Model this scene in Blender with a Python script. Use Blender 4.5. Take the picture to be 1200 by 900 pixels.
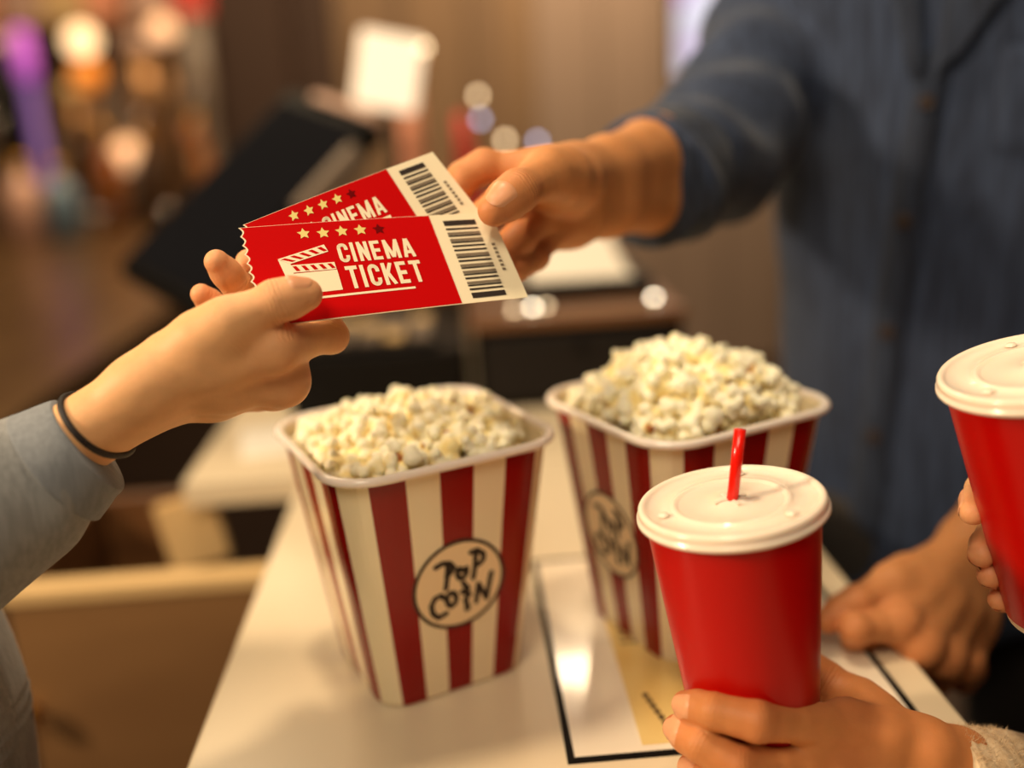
import bpy, bmesh, math, random
import numpy as np
from mathutils import Matrix, Vector

for o in list(bpy.data.objects):
    bpy.data.objects.remove(o)
scene = bpy.context.scene
COL = scene.collection
CZ = 0.95            # height of the counter top above the floor
FPX = 1150.0         # focal length in pixels of the 1200 x 900 frame
CAMH = 0.341         # camera height above the counter top
V = lambda *a: np.array(a, float)

# ------------------------------------------------------------------ camera
def cam_rot(f=FPX, vp=(525, 125), roll=0.055):
    d = V((vp[0]-600)/f, -(vp[1]-450)/f, -1); d /= np.linalg.norm(d)
    up = np.cross(V(1, roll, 0), d); up /= np.linalg.norm(up)
    if up[1] < 0: up = -up
    return np.stack([np.cross(d, up), d, up], 0)
RM = cam_rot()
CAMPOS = V(0, 0, CZ+CAMH)
def ray(px, py): return RM @ V((px-600)/FPX, -(py-450)/FPX, -1)
def P(px, py, d): return CAMPOS + ray(px, py)*d          # pixel + distance along the optical axis
def G(px, py, z=0.0):                                     # pixel -> point on the plane z above the counter
    r = ray(px, py); return CAMPOS + r*((z-CAMH)/r[2])
def pix(p):
    c = (np.asarray(p)-CAMPOS) @ RM
    return 600+FPX*c[0]/-c[2], 450-FPX*c[1]/-c[2], -c[2]

cam = bpy.data.cameras.new('camera'); camo = bpy.data.objects.new('camera', cam); COL.objects.link(camo)
cam.sensor_width = 36; cam.lens = FPX/1200*36; cam.clip_start = 0.02; cam.clip_end = 60
m4 = np.eye(4); m4[:3, :3] = RM; m4[:3, 3] = CAMPOS
camo.matrix_world = Matrix(m4.tolist())
cam.dof.use_dof = True; cam.dof.focus_distance = 0.488; cam.dof.aperture_fstop = 1.62; cam.dof.aperture_blades = 0
scene.camera = camo

# ------------------------------------------------------------------ light and exposure
scene.view_settings.view_transform = 'Standard'; scene.view_settings.look = 'None'
scene.view_settings.gamma = 1; scene.view_settings.use_curve_mapping = False
scene.view_settings.exposure = 0.0
w = bpy.data.worlds.new('room'); scene.world = w; w.use_nodes = True
w.node_tree.nodes['Background'].inputs[0].default_value = (1.0, 0.80, 0.58, 1)
w.node_tree.nodes['Background'].inputs[1].default_value = 0.06

def area(name, loc, target, size, energy, col):
    l = bpy.data.lights.new(name, 'AREA'); l.shape = 'DISK'; l.size = size; l.energy = energy; l.color = col
    o = bpy.data.objects.new(name, l); COL.objects.link(o)
    loc = Vector(loc); o.location = loc
    o.rotation_euler = (Vector(target)-loc).to_track_quat('-Z', 'Y').to_euler()
    return o
area('key_lamp', (-1.30, 0.22, CZ+0.80), (0.15, 0.70, CZ+0.15), 0.20, 22, (1.0, 0.77, 0.50))
area('ceiling_lamp_counter', (-0.18, 0.62, CZ+1.75), (0.0, 0.60, CZ), 0.16, 15, (1.0, 0.80, 0.54))
area('ceiling_lamp_front', (-0.35, -0.45, CZ+1.45), (0.05, 0.55, CZ+.2), 0.7, 15, (1.0, 0.83, 0.60))  # unseen soft fill added to brighten the ticket fronts
area('ceiling_lamp_bar', (-0.9, 2.6, CZ+1.9), (-0.6, 2.9, CZ), 0.6, 30, (1.0, 0.75, 0.45))
area('ceiling_lamp_wall', (0.5, 3.5, CZ+1.9), (0.6, 4.3, CZ+.3), 0.6, 60, (1.0, 0.76, 0.48))  # unseen wall-washer added to lift the tone of the back wall

# ------------------------------------------------------------------ materials
def lin(c):
    return tuple(((x/255)/12.92 if x/255 <= .04045 else ((x/255+.055)/1.055)**2.4) for x in c)
def nodes(m): m.use_nodes = True; return m.node_tree.nodes, m.node_tree.links
def mat(name, rgb, rough=.5, metal=0, var=.08, scale=30, bump=0, bscale=200, stretch=(1, 1, 1), trans=0, sss=0,
        coat=0, emit=None, estr=0, spec=.5, ior=1.45, sssr=(1, .4, .2), alt=None, detail=3):
    m = bpy.data.materials.new(name); N, L = nodes(m)
    b = N['Principled BSDF']; c = lin(rgb)
    tc = N.new('ShaderNodeTexCoord'); mp = N.new('ShaderNodeMapping'); mp.inputs['Scale'].default_value = stretch
    L.new(tc.outputs['Object'], mp.inputs[0])
    n = N.new('ShaderNodeTexNoise'); n.inputs['Scale'].default_value = scale; n.inputs['Detail'].default_value = detail
    L.new(mp.outputs[0], n.inputs['Vector'])
    mx = N.new('ShaderNodeMix'); mx.data_type = 'RGBA'
    a2 = lin(alt) if alt else tuple(min(1, x*(1+var)) for x in c)
    mx.inputs[6].default_value = tuple(x*(1-var) for x in c)+(1,) if not alt else c+(1,)
    mx.inputs[7].default_value = a2+(1,)
    if alt:
        rp = N.new('ShaderNodeMapRange'); rp.inputs[1].default_value = .35; rp.inputs[2].default_value = .65
        L.new(n.outputs[0], rp.inputs[0]); L.new(rp.outputs[0], mx.inputs[0])
    else: L.new(n.outputs[0], mx.inputs[0])
    L.new(mx.outputs[2], b.inputs['Base Color'])
    b.inputs['Roughness'].default_value = rough; b.inputs['Metallic'].default_value = metal
    b.inputs['Transmission Weight'].default_value = trans; b.inputs['IOR'].default_value = ior
    b.inputs['Coat Weight'].default_value = coat; b.inputs['Specular IOR Level'].default_value = spec
    if sss:
        b.inputs['Subsurface Weight'].default_value = sss; b.inputs['Subsurface Scale'].default_value = .004
        b.inputs['Subsurface Radius'].default_value = sssr
    if emit:
        b.inputs['Emission Color'].default_value = lin(emit)+(1,); b.inputs['Emission Strength'].default_value = estr
    if bump:
        n2 = N.new('ShaderNodeTexNoise'); n2.inputs['Scale'].default_value = bscale; n2.inputs['Detail'].default_value = 4
        L.new(mp.outputs[0], n2.inputs['Vector'])
        bp = N.new('ShaderNodeBump'); bp.inputs['Strength'].default_value = bump; bp.inputs['Distance'].default_value = .001
        L.new(n2.outputs[0], bp.inputs['Height']); L.new(bp.outputs[0], b.inputs['Normal'])
    return m

def skin_mat(name, rgb, red, rough=.52):
    m = mat(name, rgb, rough=rough, spec=.35, sss=.22, var=.13, scale=110, detail=6)
    N, L = nodes(m); b = N['Principled BSDF']
    base = b.inputs['Base Color'].links[0].from_socket
    at = N.new('ShaderNodeAttribute'); at.attribute_name = 'flush'
    mx = N.new('ShaderNodeMix'); mx.data_type = 'RGBA'
    L.new(at.outputs['Fac'], mx.inputs[0]); L.new(base, mx.inputs[6]); mx.inputs[7].default_value = lin(red)+(1,)
    L.new(mx.outputs[2], b.inputs['Base Color'])
    s = N.new('ShaderNodeAttribute'); s.attribute_name = 'crease_s'
    k = N.new('ShaderNodeAttribute'); k.attribute_name = 'crease_m'
    tc = N.new('ShaderNodeTexCoord')
    nz = N.new('ShaderNodeTexNoise'); nz.inputs['Scale'].default_value = 140; L.new(tc.outputs['Object'], nz.inputs['Vector'])
    ad = N.new('ShaderNodeMath'); ad.operation = 'MULTIPLY_ADD'; ad.inputs[1].default_value = 3.2
    L.new(nz.outputs[0], ad.inputs[0]); L.new(s.outputs['Fac'], ad.inputs[2])
    sn = N.new('ShaderNodeMath'); sn.operation = 'MULTIPLY'; sn.inputs[1].default_value = 3.1; L.new(ad.outputs[0], sn.inputs[0])
    si = N.new('ShaderNodeMath'); si.operation = 'SINE'; L.new(sn.outputs[0], si.inputs[0])
    mu = N.new('ShaderNodeMath'); mu.operation = 'MULTIPLY'; L.new(si.outputs[0], mu.inputs[0]); L.new(k.outputs['Fac'], mu.inputs[1])
    n2 = N.new('ShaderNodeTexNoise'); n2.inputs['Scale'].default_value = 900; n2.inputs['Detail'].default_value = 5
    L.new(tc.outputs['Object'], n2.inputs['Vector'])
    su = N.new('ShaderNodeMath'); su.operation = 'MULTIPLY_ADD'; su.inputs[1].default_value = 1.1
    L.new(n2.outputs[0], su.inputs[0]); L.new(mu.outputs[0], su.inputs[2])
    bp = N.new('ShaderNodeBump'); bp.inputs['Strength'].default_value = .42; bp.inputs['Distance'].default_value = .0003
    L.new(su.outputs[0], bp.inputs['Height']); L.new(bp.outputs[0], b.inputs['Normal'])
    return m

def cloth_mat(name, rgb, alt, rough=.85, weave=900, stretch=(1, 1, .06)):
    m = mat(name, rgb, rough=rough, alt=alt, scale=weave*.35, stretch=stretch, bump=.25, bscale=weave)
    b = m.node_tree.nodes['Principled BSDF']
    b.inputs['Sheen Weight'].default_value = .12; b.inputs['Sheen Roughness'].default_value = .5
    return m

# ------------------------------------------------------------------ object helpers
def tag(o, label=None, cat=None, group=None, kind=None):
    if label: o['label'] = label
    if cat: o['category'] = cat
    if group: o['group'] = group
    if kind: o['kind'] = kind
    return o
def empty(name, loc, label, cat, group=None):
    o = bpy.data.objects.new(name, None); COL.objects.link(o); o.location = tuple(loc); o.empty_display_size = .02
    return tag(o, label, cat, group)
def link(name, me, parent=None):
    o = bpy.data.objects.new(name, me); COL.objects.link(o)
    if parent is not None:
        o.parent = parent
        o.matrix_parent_inverse = Matrix.Translation(-world_loc(parent))
    return o
def world_loc(o):
    l = Vector(o.location)
    return l
def mesh(name, verts, faces, mats, parent=None, smooth=False, fm=None):
    me = bpy.data.meshes.new(name)
    me.from_pydata([tuple(map(float, v)) for v in verts], [], [tuple(map(int, f)) for f in faces])
    for m in (mats if isinstance(mats, (list, tuple)) else [mats]): me.materials.append(m)
    if fm is not None: me.polygons.foreach_set('material_index', np.array(fm, np.int32))
    if smooth: me.polygons.foreach_set('use_smooth', np.ones(len(me.polygons), bool))
    me.update()
    return link(name, me, parent)
def bm_mesh(name, bm, mats, parent=None, smooth=False):
    me = bpy.data.meshes.new(name); bm.to_mesh(me); bm.free()
    for m in (mats if isinstance(mats, (list, tuple)) else [mats]): me.materials.append(m)
    if smooth: me.polygons.foreach_set('use_smooth', np.ones(len(me.polygons), bool))
    return link(name, me, parent)
def box(name, lo, hi, m, parent=None, bevel=.003, rotz=0, pivot=None, seg=2):
    bm = bmesh.new(); bmesh.ops.create_cube(bm, size=1)
    lo, hi = np.array(lo, float), np.array(hi, float); c = (lo+hi)/2; s = hi-lo
    for v in bm.verts: v.co = Vector(tuple(np.array(v.co)*s))
    if bevel: bmesh.ops.bevel(bm, geom=list(bm.edges), offset=min(bevel, s.min()*.45), segments=seg, affect='EDGES', profile=.6)
    if rotz: bmesh.ops.rotate(bm, verts=bm.verts, cent=(0, 0, 0), matrix=Matrix.Rotation(rotz, 3, 'Z'))
    bmesh.ops.translate(bm, verts=bm.verts, vec=tuple(c))
    return bm_mesh(name, bm, m, parent)
def frame_from(axis, hint=V(0, 0, 1)):
    a = np.array(axis, float); a /= np.linalg.norm(a)
    x = np.cross(hint, a)
    if np.linalg.norm(x) < 1e-4: x = np.cross(V(1, 0, 0), a)
    x /= np.linalg.norm(x); return x, np.cross(a, x), a
def obox(name, centre, ax, ay, az, size, m, parent=None, bevel=.003):
    bm = bmesh.new(); bmesh.ops.create_cube(bm, size=1)
    for v in bm.verts: v.co = Vector((v.co.x*size[0], v.co.y*size[1], v.co.z*size[2]))
    if bevel: bmesh.ops.bevel(bm, geom=list(bm.edges), offset=min(bevel, min(size)*.45), segments=2, affect='EDGES')
    R = np.stack([ax, ay, az], 1)
    for v in bm.verts: v.co = Vector(tuple(np.array(centre)+R @ np.array(v.co)))
    return bm_mesh(name, bm, m, parent)
def lathe(name, prof, origin, axis, m, parent=None, n=64, smooth=True, fm=None, caps=(False, False), sharp=False):
    x, y, a = frame_from(axis); vs = []; fs = []; mi = []
    for r, z in prof:
        for k in range(n):
            t = 2*math.pi*k/n; vs.append(np.array(origin)+a*z+(x*math.cos(t)+y*math.sin(t))*r)
    for i in range(len(prof)-1):
        for k in range(n):
            fs.append((i*n+k, i*n+(k+1) % n, (i+1)*n+(k+1) % n, (i+1)*n+k)); mi.append(fm[i] if fm else 0)
    if caps[0]: fs.append(tuple(range(n-1, -1, -1))); mi.append(fm[0] if fm else 0)
    if caps[1]: fs.append(tuple(range((len(prof)-1)*n, len(prof)*n))); mi.append(fm[-1] if fm else 0)
    return mesh(name, vs, fs, m, parent, smooth, mi)
def resample(path, rad, n):
    path = np.array(path, float); rad = np.array(rad, float)
    t = np.linspace(0, len(path)-1, n); out = []; ro = []
    for q in t:                                   # Catmull-Rom
        i = min(int(q), len(path)-2); u = q-i
        p0, p1, p2, p3 = path[max(i-1, 0)], path[i], path[i+1], path[min(i+2, len(path)-1)]
        out.append(.5*((2*p1)+(-p0+p2)*u+(2*p0-5*p1+4*p2-p3)*u*u+(-p0+3*p1-3*p2+p3)*u**3))
        ro.append(rad[i]*(1-u)+rad[i+1]*u)
    return np.array(out), np.array(ro)
def tube(name, path, rad, m, parent=None, n=40, seg=24, wobble=None, smooth=True, caps=True, flat=1.0, hint=V(0, 0, 1), curve=True):
    if curve: path, rad = resample(path, rad, n)
    else: path = np.array(path, float); rad = np.array(rad, float)
    vs = []; fs = []
    tang = np.gradient(path, axis=0)
    for i, p in enumerate(path):
        x, y, a = frame_from(tang[i], hint)
        for k in range(seg):
            t = 2*math.pi*k/seg; r = rad[i]
            q = x*math.cos(t)+y*math.sin(t)*flat
            if wobble: r = r*(1+wobble(i/(len(path)-1), t))
            vs.append(p+q*r)
    for i in range(len(path)-1):
        for k in range(seg): fs.append((i*seg+k, i*seg+(k+1) % seg, (i+1)*seg+(k+1) % seg, (i+1)*seg+k))
    if caps:
        fs.append(tuple(range(seg-1, -1, -1))); fs.append(tuple(range((len(path)-1)*seg, len(path)*seg)))
    return mesh(name, vs, fs, m, parent, smooth)

def strokes(polys, wd, mp, cap=True):
    """flat ink strokes: polylines in 2D, mapped to a surface with mp(u, v)"""
    vs = []; fs = []
    for pl in polys:
        if isinstance(pl, tuple) and len(pl) == 2 and not isinstance(pl[0], (int, float)) and isinstance(pl[1], (int, float)): pl, w_ = pl
        else: w_ = wd
        pl = [np.array(p, float) for p in pl]
        for a, b in zip(pl[:-1], pl[1:]):
            d = b-a; n_ = np.linalg.norm(d)
            if n_ < 1e-9: continue
            d /= n_; q = V(-d[1], d[0])*w_/2; k = len(vs)
            vs += [mp(*(a-q)), mp(*(b-q)), mp(*(b+q)), mp(*(a+q))]; fs.append((k, k+1, k+2, k+3))
        if cap:
            for p in (pl if cap is True else pl[1:-1]):
                k = len(vs)
                for j in range(10):
                    t = 2*math.pi*j/10; vs.append(mp(*(p+V(math.cos(t), math.sin(t))*w_/2)))
                fs.append(tuple(range(k, k+10)))
    return vs, fs

# ------------------------------------------------------------------ signed distance modelling
def capsule(p, a, ra, b, rb):
    ab = b-a; L2 = max(float(ab @ ab), 1e-12)
    t = np.clip((p-a) @ ab/L2, 0, 1)
    q = p-a-t[:, None]*ab
    return np.sqrt(np.einsum('ij,ij->i', q, q))-(ra+(rb-ra)*t)
def smin(a, b, k):
    h = np.maximum(k-np.abs(a-b), 0)/k
    return np.minimum(a, b)-h*h*k*.25
def group_sdf(p, prims, k):
    d = None
    for pr in prims:
        q = capsule(p, *pr); d = q if d is None else smin(d, q, k)
    return d
def sines(p, f, seed=0):
    r = np.random.RandomState(seed); d = 0
    for i in range(5):
        v = r.randn(3); v *= f*(1+.5*i)/np.linalg.norm(v); d = d+np.sin(p @ v+r.rand()*6.28)/(1+.6*i)
    return d/2.2
def sdf_geo(f, lo, hi, vox, B=8, proj=2):
    lo = np.array(lo, float); hi = np.array(hi, float)
    nb = np.ceil((hi-lo)/(vox*B)).astype(int)+1; n = nb*B
    gi = np.stack(np.meshgrid(*[np.arange(k) for k in nb], indexing='ij'), -1).reshape(-1, 3)
    dc = f(lo+(gi*B+(B-1)/2)*vox)
    act = np.abs(dc) < vox*B*1.25
    vol = np.repeat(np.repeat(np.repeat(dc.reshape(nb), B, 0), B, 1), B, 2)
    ai = gi[act]
    off = np.stack(np.meshgrid(*[np.arange(B)]*3, indexing='ij'), -1).reshape(-1, 3)
    CH = 400
    for s in range(0, len(ai), CH):
        a = ai[s:s+CH]; ix = (a[:, None, :]*B+off[None]).reshape(-1, 3)
        vol[ix[:, 0], ix[:, 1], ix[:, 2]] = f(lo+ix*vox)
    sg = vol < 0
    c8 = [sg[i:n[0]-1+i, j:n[1]-1+j, k:n[2]-1+k] for i in (0, 1) for j in (0, 1) for k in (0, 1)]
    tot = sum(c.astype(np.int8) for c in c8); mixed = (tot > 0) & (tot < 8)
    cells = np.argwhere(mixed); idx = np.full(mixed.shape, -1, np.int64); idx[mixed] = np.arange(len(cells))
    acc = np.zeros((len(cells), 3)); cnt = np.zeros(len(cells))
    cor = [(i, j, k) for i in (0, 1) for j in (0, 1) for k in (0, 1)]
    for a in cor:
        for ax in range(3):
            if a[ax]: continue
            b = list(a); b[ax] = 1
            va = vol[tuple((cells+a).T)]; vb = vol[tuple((cells+b).T)]
            mk = (va < 0) != (vb < 0); t = va[mk]/(va[mk]-vb[mk])
            q = np.tile(np.array(a, float), (mk.sum(), 1)); q[:, ax] = t
            acc[mk] += q; cnt[mk] += 1
    pts = lo+(cells+acc/cnt[:, None])*vox
    quads = []
    for ax in range(3):
        o1, o2 = [(1, 2), (2, 0), (0, 1)][ax]
        sl = [slice(None)]*3; sl2 = [slice(None)]*3; sl[ax] = slice(0, -1); sl2[ax] = slice(1, None)
        ed = np.argwhere(sg[tuple(sl)] != sg[tuple(sl2)])
        ed = ed[(ed[:, o1] > 0) & (ed[:, o2] > 0) & (ed[:, o1] < n[o1]-1) & (ed[:, o2] < n[o2]-1)]
        neg = sg[tuple(ed.T)]
        e1 = np.zeros(3, int); e1[o1] = 1; e2 = np.zeros(3, int); e2[o2] = 1
        q = np.stack([idx[tuple((ed-e1-e2).T)], idx[tuple((ed-e2).T)], idx[tuple(ed.T)], idx[tuple((ed-e1).T)]], 1)
        q[~neg] = q[~neg][:, ::-1]; quads.append(q)
    quads = np.concatenate(quads); quads = quads[(quads >= 0).all(1)]
    for _ in range(proj):
        d, g = grad(f, pts, vox*.3); pts = pts-g*np.clip(d, -vox, vox)[:, None]
    return pts, quads
def grad(f, p, e):
    g = np.stack([f(p+V(*(e if j == i else 0 for j in range(3))))-f(p-V(*(e if j == i else 0 for j in range(3)))) for i in range(3)], 1)
    g /= np.linalg.norm(g, axis=1)[:, None]+1e-12
    return f(p), g
def np_mesh(name, pts, quads, m, attrs=None):
    me = bpy.data.meshes.new(name)
    me.vertices.add(len(pts)); me.vertices.foreach_set('co', np.ascontiguousarray(pts, np.float32).ravel())
    me.loops.add(quads.size); me.loops.foreach_set('vertex_index', quads.astype(np.int32).ravel())
    me.polygons.add(len(quads)); me.polygons.foreach_set('loop_start', np.arange(0, quads.size, 4, dtype=np.int32))
    me.polygons.foreach_set('use_smooth', np.ones(len(quads), bool))
    me.update(calc_edges=True)
    for k, v in (attrs or {}).items():
        a = me.attributes.new(k, 'FLOAT', 'POINT'); a.data.foreach_set('value', np.asarray(v, np.float32))
    me.materials.append(m)
    return me

# ------------------------------------------------------------------ hands
def chain(start, steps):
    """next joints: on the pixel's ray at the bone length from the joint before; sign picks far (+1) or near (-1)"""
    pts = []; c = np.array(start, float)
    for px, py, L, s in steps:
        r = ray(px, py); r = r/np.linalg.norm(r); o = CAMPOS-c
        b = o @ r; disc = b*b-(o @ o-L*L)
        if disc < 0:
            q = CAMPOS+r*(-b); q = c+(q-c)/np.linalg.norm(q-c)*L
        else: q = CAMPOS+r*(-b+s*math.sqrt(disc))
        pts.append(q); c = q
    return pts
def lerp(a, b, t): return np.array(a)+(np.array(b)-np.array(a))*t
def unit(v): v = np.array(v, float); return v/(np.linalg.norm(v)+1e-12)

def build_hand(W, E, mcp, fingers, thumb, s=1.0, vox=.0011, thumb_dorsal=None, nails=(1, 1, 1, 1, 1), fr=(.0175, .034), wl=.0085,
               dorsal=None, nail_dorsal={}, fat=1.0, wflat=1.0, knuckle=1.0):
    W = np.array(W); E = np.array(E)
    axis = unit(np.mean(mcp, 0)-W)
    lat = mcp[0]-mcp[3]; lat = unit(lat-axis*(lat @ axis))
    n = np.cross(axis, lat)
    if dorsal is not None: pal = -unit(dorsal)
    else: pal = n*np.sign(n @ (np.mean([f[2] for f in fingers], 0)-np.mean(mcp, 0)))
    base = []; fing = []
    carp = [W+lat*o*s+axis*.006*s for o in (.0135, .0045, -.0045, -.0125)]
    for i in range(4):
        mid = lerp(carp[i], mcp[i], .55)-pal*.0015*s
        base += [(carp[i], .0128*s, mid, .0112*s), (mid, .0112*s, mcp[i]+pal*.001*s, (.0112, .0114, .0108, .0098)[i]*s)]
        base += [(mcp[i]-pal*.0022*s*knuckle, .0088*s*(1, 1, .95, .85)[i], mcp[i]-pal*.0022*s*knuckle+axis*.001, .0088*s*(1, 1, .95, .85)[i])]
        base += [(mcp[i], .0104*s*(1, 1, .95, .85)[i], lerp(mcp[i], fingers[i][0], .45), .0088*s*fat*(1, 1.02, .97, .85)[i])]
    for i in range(3):                                   # webs between the fingers
        a = lerp(mcp[i], fingers[i][0], .32); b = lerp(mcp[i+1], fingers[i+1][0], .32)
        if np.linalg.norm(a-b) < .028*s: base.append((a, .0055*s, b, .0055*s))
    cmc, tm, ti, tt = thumb
    base += [(W+lat*.010*s, .0145*s, cmc, .0140*s), (cmc, .0148*s, lerp(cmc, tm, .55), .0142*s), (lerp(cmc, tm, .55), .0138*s, tm, .0112*s)]
    base += [(lerp(cmc, tm, .8), .0075*s, lerp(carp[0], mcp[0], .7), .0085*s), (lerp(cmc, tm, .45), .0105*s, lerp(carp[0], mcp[0], .45), .010*s)]
    base += [(carp[3]+pal*.004*s, .0130*s, lerp(carp[3], mcp[3], .7)+pal*.003*s, .0118*s)]
    base += [(lerp(carp[1], mcp[1], .3)+pal*.004*s, .011*s, lerp(carp[1], mcp[1], .95)+pal*.003*s, .0105*s)]
    alat = lat-unit(E-W)*(lat @ unit(E-W)); alat = unit(alat)
    fl = np.linalg.norm(E-W)
    for o in (1, -1):
        base += [(W+alat*o*wl*s+axis*.004, fr[0]*s*wflat, lerp(W, E, .25)+alat*o*wl*1.0*s, fr[0]*1.05*s),
                 (lerp(W, E, .25)+alat*o*wl*s, fr[0]*1.05*s, lerp(W, E, .7)+alat*o*wl*1.35*s, fr[1]*s),
                 (lerp(W, E, .7)+alat*o*wl*1.35*s, fr[1]*s, E+alat*o*wl*1.3*s, fr[1]*.97*s)]
    FR = (.0093, .0084, .0088, .0079, .0078, .0066)
    dist = []
    for i in range(4):
        k = s*fat*(1, 1.02, .97, .86)[i]; m_ = mcp[i]; p_, d_, t_ = fingers[i]
        g = [(m_, FR[0]*k, lerp(m_, p_, .55), FR[1]*k), (lerp(m_, p_, .55), FR[1]*k, p_, FR[2]*k),
             (p_, FR[2]*k, lerp(p_, d_, .5), FR[3]*k), (lerp(p_, d_, .5), FR[3]*k, d_, FR[4]*k),
             (d_, FR[4]*k, lerp(d_, t_, .55), FR[4]*.99*k), (lerp(d_, t_, .5), FR[4]*.98*k, t_, FR[5]*k)]
        fing.append(g); dist.append((p_, d_, t_, FR[5]*k))
    k = s*fat
    fing.append([(tm, .0108*k, lerp(tm, ti, .5), .0094*k), (lerp(tm, ti, .5), .0094*k, ti, .0100*k), (ti, .0100*k, lerp(ti, tt, .5), .0096*k),
                 (lerp(ti, tt, .5), .0096*k, tt, .0078*k)])
    base.append((tm, .0112*s, lerp(tm, ti, .35), .0098*s))
    dist.append((tm, ti, tt, .0080*k))
    pts_all = np.array([q for g in [base]+fing for pr in g for q in (pr[0], pr[2])])
    boxes = []
    for g in fing:
        q = np.array([x for pr in g for x in (pr[0], pr[2])]); boxes.append((q.min(0)-.02, q.max(0)+.02))
    def f(p):
        d = group_sdf(p, base, .009*s)
        for g, (l_, h_) in zip(fing, boxes):
            m_ = ((p > l_) & (p < h_)).all(1)
            if m_.any(): d[m_] = smin(d[m_], group_sdf(p[m_], g, .0035*s), .0022*s)
        return d
    lo = pts_all.min(0)-.045; hi = pts_all.max(0)+.045
    pts, quads = sdf_geo(f, lo, hi, vox)
    # vertex attributes
    flush = np.zeros(len(pts)); cs = np.zeros(len(pts)); cm = np.zeros(len(pts)); best = np.full(len(pts), 1e9)
    joints = []
    for i in range(4):
        p_, d_, t_ = fingers[i]
        joints += [(p_, unit(d_-mcp[i]), .0088*s, .8), (d_, unit(t_-p_), .0076*s, .6)]
        flush += .55*np.exp(-((pts-mcp[i])**2).sum(1)/(.013*s)**2)+.5*np.exp(-((pts-p_)**2).sum(1)/(.010*s)**2)+.55*np.exp(-((pts-t_)**2).sum(1)/(.011*s)**2)
    joints += [(ti, unit(tt-tm), .0098*s, 1.0), (tm, unit(ti-cmc), .0110*s, .4)]
    flush += .5*np.exp(-((pts-ti)**2).sum(1)/(.011*s)**2)+.5*np.exp(-((pts-tt)**2).sum(1)/(.011*s)**2)
    for J, a, r, amp in joints:
        q = pts-J; sx = q @ a; rad = np.linalg.norm(q, axis=1)
        mk = amp*np.exp(-(sx/.0042)**2)*(rad < r*2.0)
        up = (rad < best); best = np.where(up, rad, best); cs = np.where(up, sx*1000, cs); cm = np.where(up, mk, cm)
    # nails
    nl = []
    for i, (pp, dd, tt_, r) in enumerate(dist):
        if not nails[i]: continue
        a = unit(tt_-dd); dv = dd-.5*(pp+tt_); dv = dv-a*(dv @ a)
        if i == 4 and thumb_dorsal is not None: dv = np.array(thumb_dorsal, float)
        if i in nail_dorsal: dv = np.array(nail_dorsal[i], float)
        if np.linalg.norm(dv) < .0012: dv = -pal
        dv = unit(dv-a*(dv @ a)); sd = np.cross(a, dv); L = np.linalg.norm(tt_-dd)
        q = []; NU, NV = 9, 9
        for iv in range(NV):
            v_ = iv/(NV-1)
            wdt = min(1, (1-max(0, (v_-.72)/.28)**2.2*.55), (1-max(0, (.18-v_)/.18)**2*.35))
            for iu in range(NU):
                u_ = (iu/(NU-1)*2-1)
                th = u_*wdt*math.radians(46)
                arc = (1-u_*u_)*.0012*(1 if v_ > .5 else -1)*abs(v_-.5)*2
                q.append(dd+a*(L*.46+(L*.54+r*.60)*v_+arc)+(dv*math.cos(th)+sd*math.sin(th))*r*1.35)
        q = np.array(q)
        for _ in range(5):
            d, g = grad(f, q, .0004); q = q-g*d[:, None]
        d, g = grad(f, q, .0004)
        off = np.full(len(q), .00042)
        for iv in range(NV):
            for iu in range(NU):
                if iu in (0, NU-1) or iv == 0: off[iv*NU+iu] = -.0003
                if iv == NV-1: off[iv*NU+iu] = .0003
        q = q+g*off[:, None]
        fs = [(iv*NU+iu, iv*NU+iu+1, (iv+1)*NU+iu+1, (iv+1)*NU+iu) for iv in range(NV-1) for iu in range(NU-1)]
        nl.append((q, fs))
    return dict(pts=pts, quads=quads, attrs=dict(flush=np.clip(flush, 0, 1), crease_s=cs, crease_m=np.clip(cm, 0, 1)), nails=nl, f=f)

def add_body(person, hands, m, mnail, extra=None):
    pts = []; quads = []; at = {k: [] for k in ('flush', 'crease_s', 'crease_m')}; n = 0
    for h in hands+([extra] if extra else []):
        pts.append(h['pts']); quads.append(h['quads']+n); n += len(h['pts'])
        for k in at: at[k].append(h['attrs'][k] if 'attrs' in h else np.zeros(len(h['pts'])))
    me = np_mesh('body', np.concatenate(pts), np.concatenate(quads), m, {k: np.concatenate(v) for k, v in at.items()})
    b = link('body', me, person)
    for h in hands:
        for q, fs in h['nails']: mesh('fingernail', q, fs, mnail, b, smooth=True)
    return b

# ================================================================== MATERIALS
M = {}
M['counter'] = mat('counter_white', (216, 197, 166), rough=.32, var=.02, scale=6)
M['black'] = mat('black_plastic', (11, 8, 7), rough=.5, spec=.15, var=.15)
M['darkmatte'] = mat('dark_matte', (20, 14, 11), rough=.6, spec=.3, var=.15)
M['glass_print'] = mat('printed_sheet', (232, 218, 196), rough=.12, var=.02, coat=.5)
M['yellow_print'] = mat('yellow_print', (226, 196, 128), rough=.15, alt=(214, 176, 104), scale=14, coat=.5)
M['ink'] = mat('brown_ink', (70, 48, 28), rough=.4)
M['print_pink'] = mat('print_pale', (222, 190, 158), rough=.2)
M['red'] = mat('cup_red', (180, 2, 0), rough=.3, var=.03, scale=8, spec=.22)
M['tred'] = mat('ticket_red', (190, 0, 2), rough=.7, spec=.06, var=.02, scale=20)
M['tcream'] = mat('ticket_cream', (240, 224, 190), rough=.45, var=.02)
M['tyellow'] = mat('star_yellow', (226, 205, 120), rough=.45, var=.02)
M['tdark'] = mat('star_dark', (104, 0, 3), rough=.7, spec=.06, var=.02)
M['tblack'] = mat('barcode_black', (38, 24, 16), rough=.45, var=.05)
M['tgrey'] = mat('serial_grey', (120, 104, 84), rough=.5, var=.05)
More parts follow.
